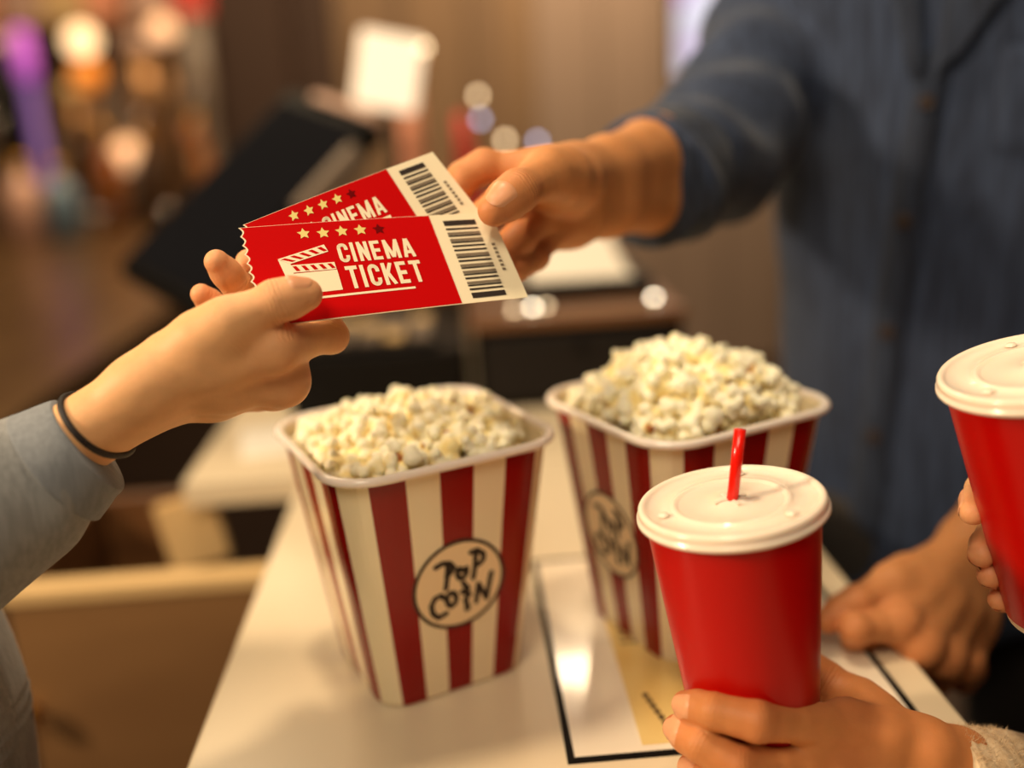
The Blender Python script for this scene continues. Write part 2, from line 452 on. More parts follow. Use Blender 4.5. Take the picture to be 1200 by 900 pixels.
M['wht'] = mat('bucket_white', (244, 226, 188), rough=.2, var=.02, sss=.15, sssr=(1, .8, .5), coat=.3)
M['stripe'] = mat('bucket_red', (138, 7, 2), rough=.25, var=.05, spec=.4)
M['badge'] = mat('badge_cream', (240, 214, 170), rough=.3, var=.02)
M['lip'] = mat('bucket_lip', (246, 232, 220), rough=.18, var=.02, sss=.3, sssr=(1, .8, .6), coat=.4)
M['lid'] = mat('lid_plastic', (246, 226, 206), rough=.2, var=.02, sss=.35, sssr=(1, .75, .55), coat=.35)
M['straw'] = mat('straw_red', (232, 24, 6), rough=.2, var=.03, sss=.2, sssr=(1, .2, .1), coat=.3)
M['skin_f'] = skin_mat('skin_light', (222, 168, 118), (214, 132, 92))
M['skin_m'] = skin_mat('skin_warm', (204, 138, 86), (192, 106, 66))
M['skin_c'] = skin_mat('skin_tan', (196, 126, 74), (184, 98, 60))
M['nail'] = mat('nail', (216, 154, 114), rough=.38, var=.03, sss=.2, spec=.4)
M['denim'] = cloth_mat('denim_shirt', (28, 38, 60), (52, 65, 92), weave=700)
M['denim_dark'] = cloth_mat('denim_seam', (22, 30, 48), (41, 52, 74), weave=700)
M['grey_shirt'] = cloth_mat('grey_cotton', (122, 122, 122), (138, 138, 138), weave=1200)
M['grey_seam'] = cloth_mat('grey_seam', (112, 115, 120), (124, 127, 132), weave=1200)
M['knit'] = cloth_mat('beige_knit', (196, 164, 124), (222, 194, 156), weave=500, stretch=(1, 1, 1))
M['trouser'] = cloth_mat('trouser', (48, 42, 38), (60, 54, 48))
M['button'] = mat('button_brown', (52, 38, 30), rough=.4)
M['band'] = mat('hair_tie', (24, 14, 12), rough=.6, bump=.3, bscale=900)
M['wood'] = mat('brown_wood', (118, 78, 44), rough=.4, alt=(92, 58, 32), scale=5, stretch=(1, 1, 8))
M['woodtop'] = mat('bar_wood', (96, 70, 42), rough=.3, alt=(76, 52, 30), scale=4, stretch=(6, 1, 6))
M['wooddark'] = mat('dark_wood', (52, 34, 22), rough=.5, var=.2)
M['beige'] = mat('beige_board', (212, 176, 122), rough=.6, var=.06)
M['wallbrown'] = mat('wall_brown', (122, 94, 66), rough=.7, alt=(104, 80, 58), scale=2, stretch=(4, 1, .2))
M['wallgrey'] = mat('wall_taupe', (134, 112, 96), rough=.7, var=.08, scale=2)
M['walldark'] = mat('wall_dark', (58, 36, 22), rough=.7, var=.2, scale=3)
M['bronze'] = mat('bronze', (150, 110, 72), rough=.3, metal=.8)
M['steel'] = mat('steel', (180, 172, 165), rough=.22, metal=1, var=.05)
M['floor'] = mat('floor_tile', (72, 56, 46), rough=.5, var=.1, scale=4)
M['paper'] = mat('paper_white', (244, 234, 218), rough=.6, var=.02)
M['brass'] = mat('brass', (180, 130, 60), rough=.3, metal=1)
M['pinkrefl'] = mat('monitor_bezel', (198, 160, 140), rough=.3, var=.05)  # pale pink; on the monitor's top edge it imitates a reflection
M['greyplas'] = mat('grey_plastic', (128, 112, 98), rough=.4)
M['screenglass'] = mat('screen_glass', (16, 16, 20), rough=.12, coat=.5)
def glow(name, rgb, s): return mat(name, rgb, emit=rgb, estr=s, var=0)
M['bulb'] = glow('bulb_warm', (255, 214, 160), 2.0)
M['bulb2'] = glow('bulb_soft', (255, 200, 150), 1.0)
M['led'] = glow('led_white', (255, 238, 205), 14.0)  # emission colours that imitate specular glints
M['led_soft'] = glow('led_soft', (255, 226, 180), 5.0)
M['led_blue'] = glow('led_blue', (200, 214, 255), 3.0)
M['purple'] = glow('neon_purple', (120, 88, 170), .3)
M['magenta'] = glow('neon_magenta', (200, 100, 210), .6)
M['orange'] = glow('lamp_orange', (224, 128, 40), .9)
M['lightcard'] = glow('lit_card', (250, 232, 206), .62)
M['redplastic'] = mat('red_plastic', (206, 66, 52), rough=.35)
M['salmon'] = mat('salmon_plastic', (226, 150, 116), rough=.5)
M['amber'] = mat('amber_glass', (150, 84, 30), rough=.12, coat=.5)

# ================================================================== SETTING
def struct(o): o['kind'] = 'structure'; return o
struct(box('floor', (-4.5, -2, -.1), (3.5, 4.6, 0), M['floor'], bevel=0))
wb = struct(box('wall_back', (-4.5, 4.3, 0), (3.5, 4.4, 3.2), M['wallbrown'], bevel=0))
for i in range(22):                                       # upright boards of the back wall
    x0 = -2.6+i*.27
    box('panel', (x0+.004, 4.27, .1), (x0+.266, 4.3, 3.1), [M['wallbrown'], M['walldark'], M['wallgrey']][(2, 0, 0, 0, 2, 0, 1, 1, 0, 0, 0, 2, 2, 2, 2, 2, 2, 2, 2, 2, 2, 2)[i]], wb, bevel=.006)
struct(box('wall_left', (-4.4, -2, 0), (-4.3, 4.3, 3.2), M['walldark'], bevel=0))

Z = CZ
# serving counter: white top on a dark body, with a glazed print let into it
CT = empty('serving_counter', (.046, .56, 0), 'white topped serving counter carrying the striped popcorn buckets', 'counter')
box('worktop', (-.168, .12, Z-.03), (.262, .915, Z), M['counter'], CT, bevel=.002)
box('body', (-.150, .14, 0), (.236, .90, Z-.03), M['wood'], CT, bevel=.004)
def fr_rect(name, x0, y0, x1, y1, w_, z0, z1, m, parent):
    vs = []; fs = []
    for (a, b, c, d) in ((x0, y0, x1, y0+w_), (x0, y1-w_, x1, y1), (x0, y0+w_, x0+w_, y1-w_), (x1-w_, y0+w_, x1, y1-w_)):
        k = len(vs); vs += [(a, b, z0), (c, b, z0), (c, d, z0), (a, d, z0), (a, b, z1), (c, b, z1), (c, d, z1), (a, d, z1)]
        fs += [(k, k+3, k+2, k+1), (k+4, k+5, k+6, k+7), (k, k+1, k+5, k+4), (k+1, k+2, k+6, k+5), (k+2, k+3, k+7, k+6), (k+3, k, k+4, k+7)]
    return mesh(name, vs, fs, m, parent)
IN = empty('counter_mat', (.14, .565, Z), 'glossy black edged counter mat with a yellow print under the second bucket', 'mat')
fr_rect('border', .040, .4465, .240, .690, .0042, Z, Z+.0012, M['black'], IN)
box('sheet', (.0442, .4507, Z), (.2358, .6858, Z+.0010), M['glass_print'], IN, bevel=0)
box('printed_panel', (.082, .456, Z+.0010), (.158, .682, Z+.0013), M['yellow_print'], IN, bevel=0)
random.seed(5)
vs = []; fs = []
for r_ in range(9):                                        # lines of small print, too soft to read
    x = .088
    while x < .088+.020:
        l = random.uniform(.003, .006); y = .560+r_*.0085; k = len(vs)
        vs += [(x, y, Z+.00145), (x+l, y, Z+.00145), (x+l, y+.0028, Z+.00145), (x, y+.0028, Z+.00145)]; fs.append((k, k+1, k+2, k+3)); x += l+.0012
mesh('small_print', vs, fs, M['ink'], IN)
vs = []; fs = []
for r_ in range(7):
    k = len(vs); x = .098-.0012*r_; y = .466+r_*.0055
    vs += [(x, y, Z+.00145), (x+.0035, y, Z+.00145), (x+.0035, y+.0045, Z+.00145), (x, y+.0045, Z+.00145)]; fs.append((k, k+1, k+2, k+3))
mesh('small_print', vs, fs, M['ink'], IN)

# back counter behind it
BC = empty('back_counter', (.02, 1.25, 0), 'white slab topped back counter under the till and receipt printer', 'counter')
box('worktop', (-.285, .918, Z-.026), (.272, 1.90, Z), M['counter'], BC, bevel=.002)
box('body', (-.165, .945, 0), (.262, 1.88, Z-.026), M['wooddark'], BC, bevel=.004)

# ================================================================== TICKETS
FT = [P(281, 267, .485), P(575, 249, .520), P(619, 348, .505), P(308, 384, .471)]          # TL TR BR BL
FN = unit(np.cross(FT[1]-FT[0], FT[3]-FT[0]))
if FN @ (CAMPOS-FT[0]) < 0: FN = -FN
def plane_hit(px, py, off):
    r = ray(px, py); c0 = np.mean(FT, 0)-FN*off
    return CAMPOS+r*(((c0-CAMPOS) @ FN)/(r @ FN))
BT = [plane_hit(286, 263, .0028), plane_hit(507, 178, .0028), plane_hit(574, 263, .0045), plane_hit(318, 374, .0045)]
def make_ticket(C, label, bend):
    T = empty('cinema_ticket', np.mean(C, 0), label, 'ticket', 'cinema tickets')
    nrm = unit(np.cross(C[1]-C[0], C[3]-C[0]))
    if nrm @ (CAMPOS-C[0]) < 0: nrm = -nrm
    def S(u, v, o=0.0):
        p = (C[0]*(1-u)+C[1]*u)*(1-v)+(C[3]*(1-u)+C[2]*u)*v
        return p+nrm*(o+bend*math.sin(math.pi*min(max(u, 0), 1)))
    def patch(name, u0f, u1f, v0, v1, m, o, th=0.0, nu=24, nv=8, parent=T):
        vs = []; fs = []
        for j in range(nv+1):
            v = v0+(v1-v0)*j/nv; a, b = u0f(v), u1f(v)
            for i in range(nu+1): vs.append(S(a+(b-a)*i/nu, v, o))
        n = (nu+1)*(nv+1)
        for j in range(nv):
            for i in range(nu): fs.append((j*(nu+1)+i, (j+1)*(nu+1)+i, (j+1)*(nu+1)+i+1, j*(nu+1)+i+1))
        if th:
            for j in range(nv+1):
                v = v0+(v1-v0)*j/nv; a, b = u0f(v), u1f(v)
                for i in range(nu+1): vs.append(S(a+(b-a)*i/nu, v, o-th))
            fs += [tuple(n+x for x in reversed(f)) for f in fs]
            ring = [i for i in range(nu+1)]+[j*(nu+1)+nu for j in range(1, nv+1)]+[nv*(nu+1)+i for i in range(nu-1, -1, -1)]+[j*(nu+1) for j in range(nv-1, 0, -1)]
            for a, b in zip(ring, ring[1:]+ring[:1]): fs.append((b, a, a+n, b+n))
        return mesh(name, vs, fs, m, parent)
    sc = lambda v: .012*(abs(math.sin(v*math.pi*11))-.5)          # perforated short edge
    RW = .738                                                    # red / cream boundary
    patch('card', sc, lambda v: 1.0, 0, 1, M['tcream'], 0, th=.0004, nu=40, nv=88)
    patch('red_panel', lambda v: sc(v)+.006, lambda v: RW, .004, .992, M['tred'], .00012, nu=36, nv=88)
    AS = 2.36                                                     # length / height
    def MP(o): return lambda x, y: S(x, y, o)
    def star(u, v, r, m, name='star'):
        vs = [S(u, v, .00026)]
        for k in range(10):
            a = math.pi*k/5; q = r if k % 2 == 0 else r*.5
            vs.append(S(u+q*math.sin(a)/AS, v-q*math.cos(a), .00026))
        mesh(name, vs, [(0, k+1, (k+1) % 10+1) for k in range(10)], m, T)
    for u, v in STARS[:4]: star(u, v, .060, M['tyellow'])
    star(*STARS[4], .060, M['tdark'])
    def text(word, x0, x1, y0, y1, name):                         # condensed bold capitals
        t = .185; pol = []; adv = 0; GAP = .11
        for ch in word:
            wl = {'I': .21, 'M': .74, 'A': .60}.get(ch, .52); L = []
            if ch == 'I': L = [[(t/2, 0), (t/2, 1)]]
            if ch == 'C':
                r = .20; cx0, cx1 = t/2, wl-t/2
                arc = lambda cx, cy, a0, a1: [(cx+r*.8*math.cos(a), cy+r*math.sin(a)) for a in np.linspace(a0, a1, 6)]
                rr = (wl-t)/2; cm_ = wl/2
                L = [[(cx1, .36)]+[(cm_+rr*math.cos(a), t/2+rr-rr*math.sin(a)) for a in np.linspace(0, math.pi, 9)]
                     + [(cm_+rr*math.cos(a), 1-t/2-rr-rr*math.sin(a)) for a in np.linspace(math.pi, 2*math.pi, 9)]+[(cx1, .64)]]
            if ch == 'N': L = [[(t/2, 0), (t/2, 1)], [(wl-t/2, 0), (wl-t/2, 1)], [(t/2, .06), (wl-t/2, .94)]]
            if ch == 'E': L = [[(t/2, 0), (t/2, 1)], [(t/2, t*.42), (wl*.9, t*.42)], [(t/2, .5), (wl*.84, .5)], [(t/2, 1-t*.42), (wl*.9, 1-t*.42)]]
            if ch == 'M': L = [[(t/2, 0), (t/2, 1)], [(wl-t/2, 0), (wl-t/2, 1)], [(t/2, .03), (wl/2, .93)], [(wl-t/2, .03), (wl/2, .93)]]
            if ch == 'A': L = [[(t*.5, 1), (wl/2-.02, .0)], [(wl-t*.5, 1), (wl/2+.02, .0)], [(wl*.25, .72), (wl*.75, .72)]]
            if ch == 'T': L = [[(0, t*.42), (wl, t*.42)], [(wl/2, 0), (wl/2, 1)]]
            if ch == 'K': L = [[(t/2, 0), (t/2, 1)], [(t*.8, .58), (wl-t*.42, 0)], [(t*1.1, .42), (wl-t*.4, 1)]]
            pol += [[(a+adv, b) for a, b in l] for l in L]; adv += wl+GAP
        adv -= GAP
        def mp(x, y): return S(x0(y)+(x1(y)-x0(y))*x/adv, y0(x/adv)+(y1(x/adv)-y0(x/adv))*min(max(y, 0), 1), .00026)
        vs, fs = strokes(pol, t*.92, mp, cap='inner')
        mesh(name, vs, fs, M['tcream'], T)
    c = TXT
    text('CINEMA', lambda y: c['cin'][0], lambda y: c['cin'][1], lambda x: c['cin'][2], lambda x: c['cin'][3], 'lettering')
    text('TICKET', lambda y: c['tic'][0], lambda y: c['tic'][1], lambda x: c['tic'][2], lambda x: c['tic'][3], 'lettering')
    def quad(name, q, m, o=.00026): return mesh(name, [S(a, b, o) for a, b in q], [tuple(range(len(q)))], m, T)
    u0, v0, u1 = c['und']; patch('underline', lambda v: u0, lambda v: u1, v0, v0+.022, M['tcream'], .00026, nu=12, nv=1)
    # clapperboard
    bu0, bu1, bv0, bv1 = c['clap']
    quad('clapperboard_print', [(bu0, .512), (bu0, bv1), (bu1, bv1), (bu1, .512)], M['tcream'])
    def striped(A, B, C_, D, n):                              # cream bar with slanted red stripes
        quad('clapper_bar', [A, D, C_, B], M['tcream'], .00030)
        L2 = lambda a, b, t: (a[0]+(b[0]-a[0])*t, a[1]+(b[1]-a[1])*t)
        i0 = lambda t: L2(L2(A, D, .16), L2(B, C_, .16), t); i1 = lambda t: L2(L2(A, D, .84), L2(B, C_, .84), t)
        vs = []; fs = []
        for k in range(n):
            t0 = (k+.12)/n; t1 = t0+.46/n; sh = .40/n; kk = len(vs)
            vs += [S(*i0(t0), .00036), S(*i1(t0+sh), .00036), S(*i1(min(t1+sh, .99)), .00036), S(*i0(t1), .00036)]; fs.append((kk, kk+1, kk+2, kk+3))
        mesh('clapper_stripe', vs, fs, M['tred'], T)
    striped((.152, .425), (.314, .432), (.315, .506), (.150, .502), 5)
    striped((.110, .352), (.294, .242), (.303, .318), (.150, .412), 5)
    quad('clapperboard_print', [(.110, .355), (.122, .52), (.155, .52), (.152, .415)], M['tcream'], .00028)
    # barcode
    b0, b1, w0, w1 = c['bar']; vs = []; fs = []
    y = w0; rows = [(w0, w0+.058, 0), (w1-.058, w1, 0)]; y = w0+.088; random.seed(3); tog = 0
    while y < w1-.085:
        kind = random.choice([0, 0, 1])
        if kind == 0: rows.append((y, y+.020, 0)); y += .048
        else:
            rows.append((y, y+.030, 1)); rows.append((y+.036, y+.050, 0)); y += .074
    for colr, nm in ((0, M['tblack']), (1, M['tgrey'])):
        vs = []; fs = []
        for a, b, k_ in rows:
            if k_ != colr: continue
            k = len(vs); vs += [S(b0, a, .00024), S(b0, b, .00024), S(b1, b, .00024), S(b1, a, .00024)]; fs.append((k, k+1, k+2, k+3))
        mesh('barcode', vs, fs, nm, T)
    vs = []; fs = []                                            # fine serial marks along the edge
    for k_ in range(7):
        a = .36+k_*.048; k = len(vs); vs += [S(b1+.026, a, .00024), S(b1+.026, a+.030, .00024), S(b1+.040, a+.030, .00024), S(b1+.040, a, .00024)]; fs.append((k, k+1, k+2, k+3))
    mesh('serial_number', vs, fs, M['tgrey'], T)
    return T, S
STARS = [(.230, .112), (.304, .120), (.376, .116), (.449, .116), (.521, .121)]
TXT = dict(cin=(.337, .632, .243, .448), tic=(.345, .634, .488, .722), und=(.20, .765, .585), clap=(.122, .316, .37, .722), bar=(.786, .920, .073, .952))
make_ticket(FT, 'front red cinema ticket with full clapperboard and lettering, held between two hands', .0012)
make_ticket(BT, 'red cinema ticket fanned out behind the front ticket, its lettering half covered', .0012)

# ================================================================== BUCKETS OF POPCORN
BW, BB, BH = .1345, .097, .152        # width under the lip, base width, height
def rsq_profile(W, r):
    """points round a rounded square with a stripe flag, stripe edges on vertices"""
    side = []; half = W/2; flat = half-r; arcl = math.pi/2*r
    cuts = sorted(set([0, flat]+[W*x for x in (.0775, .2275, .3825)]+[flat+arcl/2*k/6 for k in range(7)]))
    cuts = [c for c in cuts if c <= flat+arcl/2+1e-9]
    def pt(c):
        if c <= flat: return (c, -half)
        a = (c-flat)/r; return (flat+r*math.sin(a), -half+r*(1-math.cos(a)))
    pos = [pt(c) for c in cuts]
    seq = [(-x, y, c) for (x, y), c in list(zip(pos, cuts))[:0:-1]]+[(x, y, c) for (x, y), c in zip(pos, cuts)]
    return seq[:-1]
def make_bucket(cx, cy, rot, label, badge_side):
    B = empty('popcorn_bucket', (cx, cy, Z), label, 'bucket', 'striped popcorn buckets')
    c, s = math.cos(rot), math.sin(rot)
    def place(x, y, z): return V(cx+c*x-s*y, cy+s*x+c*y, Z+z)
    nz = 12; vs = []; fs = []; fm = []
    segs = rsq_profile(1.0, .2); n = len(segs)*4
    def ring(W, z, inset=0):
        r = .2*W; out = []
        for q in range(4):
            for x, y, _ in rsq_profile(W, r):
                k = (W-2*inset)/W
                X, Y = x*k, y*k
                for _ in range(q): X, Y = -Y, X
                out.append(place(X, Y, z))
        return out
    flags = []
    p1 = rsq_profile(1.0, .2)
    cen = [(a[2]+0) for a in p1]
    for q in range(4):
        for i in range(len(p1)):
            a = p1[i]; b = p1[i+1] if i+1 < len(p1) else (p1[0][0], 0, p1[0][2])
            mc = (abs(a[2])+abs(b[2]))/2
            flags.append(1 if (mc < .0775 or .2275 < mc < .3825) else 0)
    for k in range(nz+1):
        t = k/nz; vs += ring(BB+(BW-BB)*t, .0015+(BH-.0015)*t)
    for k in range(nz):
        for i in range(n):
            fs.append((k*n+i, k*n+(i+1) % n, (k+1)*n+(i+1) % n, (k+1)*n+i)); fm.append(flags[i] if .012 < k/nz+.02 and k >= 0 else 0)
    o = len(vs)
    for k in range(nz+1):                                   # inner wall
        t = k/nz; vs += ring(BB+(BW-BB)*t, .003+(BH-.003)*t, .0011)
    for k in range(nz):
        for i in range(n): fs.append((o+k*n+(i+1) % n, o+k*n+i, o+(k+1)*n+i, o+(k+1)*n+(i+1) % n)); fm.append(0)
    fs.append(tuple(range(n-1, -1, -1))); fm.append(0); fs.append(tuple(o+i for i in range(n))); fm.append(0)
    for i in range(n): fs.append((nz*n+i, nz*n+(i+1) % n, o+nz*n+(i+1) % n, o+nz*n+i)); fm.append(0)
    mesh('body', vs, fs, [M['wht'], M['stripe']], B, smooth=False, fm=fm)
    # rolled lip
    vs = []; fs = []; K = 12
    for j in range(K):
        a = 2*math.pi*j/K; vs += ring(BW+.0042+.0050*math.cos(a), BH+.0012+.0026*math.sin(a))
    for j in range(K):
        for i in range(n): fs.append((j*n+i, j*n+(i+1) % n, ((j+1) % K)*n+(i+1) % n, ((j+1) % K)*n+i))
    mesh('lip', vs, fs, M['lip'], B, smooth=True)
    # badge on one side
    def face(x, z, off):                                    # x across the side, z up
        W = BB+(BW-BB)*z/BH; X, Y = x, -W/2-off
        for _ in range(badge_side): X, Y = -Y, X
        return place(X, Y, z)
    zc, R = .0755, .0292
    def disc(r0, r1, off, m, name, parent, w_=1.0):
        vs = []; fs = []; N_ = 48
        for k in range(N_):
            a = 2*math.pi*k/N_
            for r in (r0, r1): vs.append(face(r*math.cos(a)*w_, zc+r*math.sin(a)*w_, off))
        for k in range(N_): fs.append((2*k, 2*k+1, 2*((k+1) % N_)+1, 2*((k+1) % N_)))
        return mesh(name, vs, fs, m, parent)
    bd = disc(0, R, .0004, M['badge'], 'badge', B)
    disc(R-.0021, R, .0006, M['tblack'], 'badge_ring', bd)
    raw = [[(335, 285), (330, 380), (318, 470)], [(250, 308), (300, 282), (350, 285), (378, 320), (352, 358), (325, 372)],
           [(405, 345), (400, 375), (418, 405), (445, 400), (466, 370), (468, 330), (440, 345), (415, 330), (405, 345)],
           [(535, 225), (530, 320), (515, 410)], [(500, 218), (545, 203), (592, 235), (590, 275), (565, 305), (530, 322)],
           [(310, 545), (285, 518), (240, 535), (212, 590), (222, 650), (262, 685), (318, 655)],
           [(345, 505), (322, 540), (330, 590), (355, 608), (382, 585), (392, 545), (378, 510), (345, 505)],
           [(442, 440), (478, 485), (432, 505), (488, 528), (455, 565), (470, 610), (465, 640), (478, 632)],
           [(535, 592), (545, 520), (552, 458)], [(552, 458), (585, 520), (612, 572)], [(612, 572), (630, 470), (648, 380)]]
    un = lambda x, y: ((x-415)/330*R, -((y-445)+.19*(x-415))/325*R)
    pol = [[un(*p) for p in l] for l in raw]
    vs_, fs_ = strokes(pol, .0033, lambda x, y: face(x, zc+y, .0006))
    mesh('badge_lettering', vs_, fs_, M['tblack'], bd)
    return B, place
B1, place1 = make_bucket(-.036, .569, .421, 'red and white striped popcorn bucket with its badge facing out, under the tickets', 0)
B2, place2 = make_bucket(.137, .592, .440, 'red and white striped popcorn bucket, heaped high, behind the cup with a straw', 3)

# popped kernels
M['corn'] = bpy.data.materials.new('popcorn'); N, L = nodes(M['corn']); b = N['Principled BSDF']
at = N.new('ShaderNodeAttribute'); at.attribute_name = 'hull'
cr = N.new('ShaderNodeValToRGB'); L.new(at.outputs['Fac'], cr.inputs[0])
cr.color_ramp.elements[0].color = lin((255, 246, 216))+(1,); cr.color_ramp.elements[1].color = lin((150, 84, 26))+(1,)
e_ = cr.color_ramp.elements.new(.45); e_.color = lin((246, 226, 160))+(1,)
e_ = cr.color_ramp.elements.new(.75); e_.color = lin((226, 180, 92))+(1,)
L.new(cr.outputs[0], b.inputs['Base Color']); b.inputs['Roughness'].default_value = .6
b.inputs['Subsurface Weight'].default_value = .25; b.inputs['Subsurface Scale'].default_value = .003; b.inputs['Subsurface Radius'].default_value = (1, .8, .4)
KM = []
for sd in range(8):
    r = np.random.RandomState(sd+11); nl = r.randint(5, 8); pr = []
    pr.append((V(0, 0, 0), .0042, V(0, 0, .0005), .0042))
    for k in range(nl):
        v = r.randn(3); v /= np.linalg.norm(v); q = v*r.uniform(.0042, .0066)
        pr.append((q*.6, r.uniform(.0026, .0034), q, r.uniform(.0026, .0044)))
        for _ in range(1):
            v2 = unit(v+r.randn(3)*.6); pr.append((v2*.006, .0026, v2*r.uniform(.0066, .0078), r.uniform(.0022, .0030)))
    f = lambda p: group_sdf(p, pr, .0012)+sines(p, 700, sd)*.00018
    pts, qd = sdf_geo(f, V(-1, -1, -1)*.0125, V(1, 1, 1)*.0125, .00085, B=6, proj=1)
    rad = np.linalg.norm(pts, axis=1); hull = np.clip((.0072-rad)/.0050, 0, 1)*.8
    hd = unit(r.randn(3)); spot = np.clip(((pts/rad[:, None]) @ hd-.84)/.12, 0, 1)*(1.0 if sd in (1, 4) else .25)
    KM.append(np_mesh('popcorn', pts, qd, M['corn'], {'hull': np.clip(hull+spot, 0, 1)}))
def heap(place, top_h, n_top, label, group, seed, fill_name, lean=0):
    rng = random.Random(seed); half = (BW-.006)/2
    def inside(x, y, pad):
        h = half-pad; r = .026
        if abs(x) > h or abs(y) > h: return False
        ex, ey = abs(x)-(h-r), abs(y)-(h-r)
        return not (ex > 0 and ey > 0 and ex*ex+ey*ey > r*r)
    def hgt(x, y):
        q = max(0, 1-(x*x+y*y)/(half*1.12)**2)
        return BH-.009+top_h*q**.9+lean*x
    spots = []; tries = 0
    while len(spots) < n_top and tries < 120000:
        tries += 1; x = rng.uniform(-half, half); y = rng.uniform(-half, half)
        if not inside(x, y, .0098): continue
        z = hgt(x, y)+rng.uniform(-.003, .0045)
        if all((x-a)**2+(y-b)**2+(z-c_)**2*.7 > .0110**2 for a, b, c_ in spots): spots.append((x, y, z))
    for i, (x, y, z) in enumerate(spots):
        ki = rng.randrange(len(KM)); o = bpy.data.objects.new('popcorn', KM[ki]); COL.objects.link(o)
        o.location = tuple(place(x, y, z)); o.rotation_euler = (rng.uniform(0, 6.28), rng.uniform(0, 6.28), rng.uniform(0, 6.28))
        k = rng.uniform(1.0, 1.26); o.scale = (k, k, k)
        tag(o, label.replace('cream popped popcorn piece', 'brown flecked popcorn piece') if ki in (1, 4) else label, 'popcorn', group+(' with hull flecks' if ki in (1, 4) else ''))
    # the layers beneath, seen only in the gaps
    pts = []; qs = []; n = 0; done = []
    for lay in range(3):
        t_ = 0; cnt = 0
        while cnt < 95 and t_ < 3000:
            t_ += 1; x = rng.uniform(-half, half); y = rng.uniform(-half, half)
            if not inside(x, y, 0.0140+.0030*lay): continue
            z = hgt(x, y)-.0105*(lay+1)
            if any((x-a)**2+(y-b)**2+(z-c_)**2 < .0098**2 for a, b, c_ in done[-190:]): continue
            done.append((x, y, z)); cnt += 1
            me = rng.choice(KM); co = np.empty(len(me.vertices)*3, np.float32); me.vertices.foreach_get('co', co); co = co.reshape(-1, 3)
            vi = np.empty(len(me.loops), np.int32); me.loops.foreach_get('vertex_index', vi)
            R_ = np.array(Matrix.Rotation(rng.uniform(0, 6.28), 3, 'Z') @ Matrix.Rotation(rng.uniform(0, 6.28), 3, 'X'))
            pts.append(co @ R_.T*1.15+place(x, y, z)); qs.append(vi.reshape(-1, 4)+n); n += len(co)
    pts = np.concatenate(pts)
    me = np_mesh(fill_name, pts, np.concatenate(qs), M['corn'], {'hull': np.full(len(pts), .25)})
    tag(link(fill_name, me), 'deeper popcorn filling the bucket below '+label.split(' in the ')[0]+' '+('of the badge bucket' if seed == 1 else 'of the heaped bucket'), 'popcorn', None, 'stuff')
heap(place1, .020, 118, 'cream popped popcorn piece in the bucket with the badge facing out', 'popcorn in the badge bucket', 1, 'popcorn_fill')
heap(place2, .040, 130, 'cream popped popcorn piece in the bucket behind the cup with straw', 'popcorn in the heaped bucket', 2, 'popcorn_fill')

# ================================================================== CUPS
def make_cup(top, base, label, straw):
    top, base = np.array(top), np.array(base); ax = unit(top-base); H = .132
    base = top-ax*H
    C = empty('paper_cup', base, label, 'cup', 'red paper cups')
    r0, r1 = .0300, .0408
    prof = [(0, .004), (r0-.0012, .004), (r0-.0012, 0), (r0, 0), (r0+.00015, .0035), (r0+.0006, .0036)]
    prof2 = [(r0+.0007, .0036)]+[(r0+.0007+(r1-r0)*t, .0036+(H-.0086)*t) for t in np.linspace(.04, 1, 14)]
    lathe('base_rim', prof, base, ax, M['paper'], C)
    lathe('body', prof2+[(r1+.0008, H-.0045), (r1-.0006, H-.004), (r1-.002, H-.02)], base, ax, M['red'], C, n=96)
    R = .0449                                               # moulded lid
    z = H-.0070
    lp = [(R-.0035, z), (R-.0004, z), (R+.0004, z+.0008), (R+.0002, z+.0024), (R-.0012, z+.0030), (R-.0008, z+.0040), (R-.0008, z+.0060), (R-.0016, z+.0072), (R-.0030, z+.0074),
          (R-.0044, z+.0064), (R-.0052, z+.0056), (.0290, z+.0054), (.0282, z+.0060), (.0274, z+.0064), (.0262, z+.0064), (.0252, z+.0057), (.0242, z+.0054), (.008, z+.0056), (.0060, z+.0066), (0, z+.0066)]
    ld = lathe('lid', lp, base, ax, M['lid'], C, n=96)
    x, y, a = frame_from(ax)
    cen = base+ax*(z+.0066)
    for k in range(2):                                      # raised straw cross
        d = (x*math.cos(.5+k*math.pi/2)+y*math.sin(.5+k*math.pi/2))
        obox('straw_slot', cen+ax*.0001, d, unit(np.cross(ax, d)), ax, (.017, .0016, .0010), M['lid'], ld, bevel=.0004)
    for k in range(3):
        an = .9+k*2.1; q = cen+(x*math.cos(an)+y*math.sin(an))*.0335
        lathe('lid_dimple', [(.0028, -.0004), (.0022, .0004), (.0012, .0007), (0, .0008)], q, ax, M['lid'], ld, n=16)
    if straw is not None:
        a_, b_ = straw; d = unit(b_-a_)
        tag(tube('drinking_straw', [a_-d*.05, a_, lerp(a_, b_, .5), b_], [.0028]*4, M['straw'], None, curve=False, seg=16), 'short red drinking straw poking through the white cup lid', 'straw')
    return C
c1t, c1b = P(856, 584, .465), P(889, 880, .500)
st0 = c1t+unit(c1t-c1b)*.0002
make_cup(c1t, c1b, 'red paper cup with white lid and a red straw, in front of the heaped bucket', (P(858, 588, .4655), P(867.5, 503, .458)))
make_cup(P(1218, 426, .450), P(1262, 742, .490), 'red paper cup with white lid and no straw, gripped by fingertips beside the denim shirt', None)

# ================================================================== PEOPLE
rs = random.Random(9)
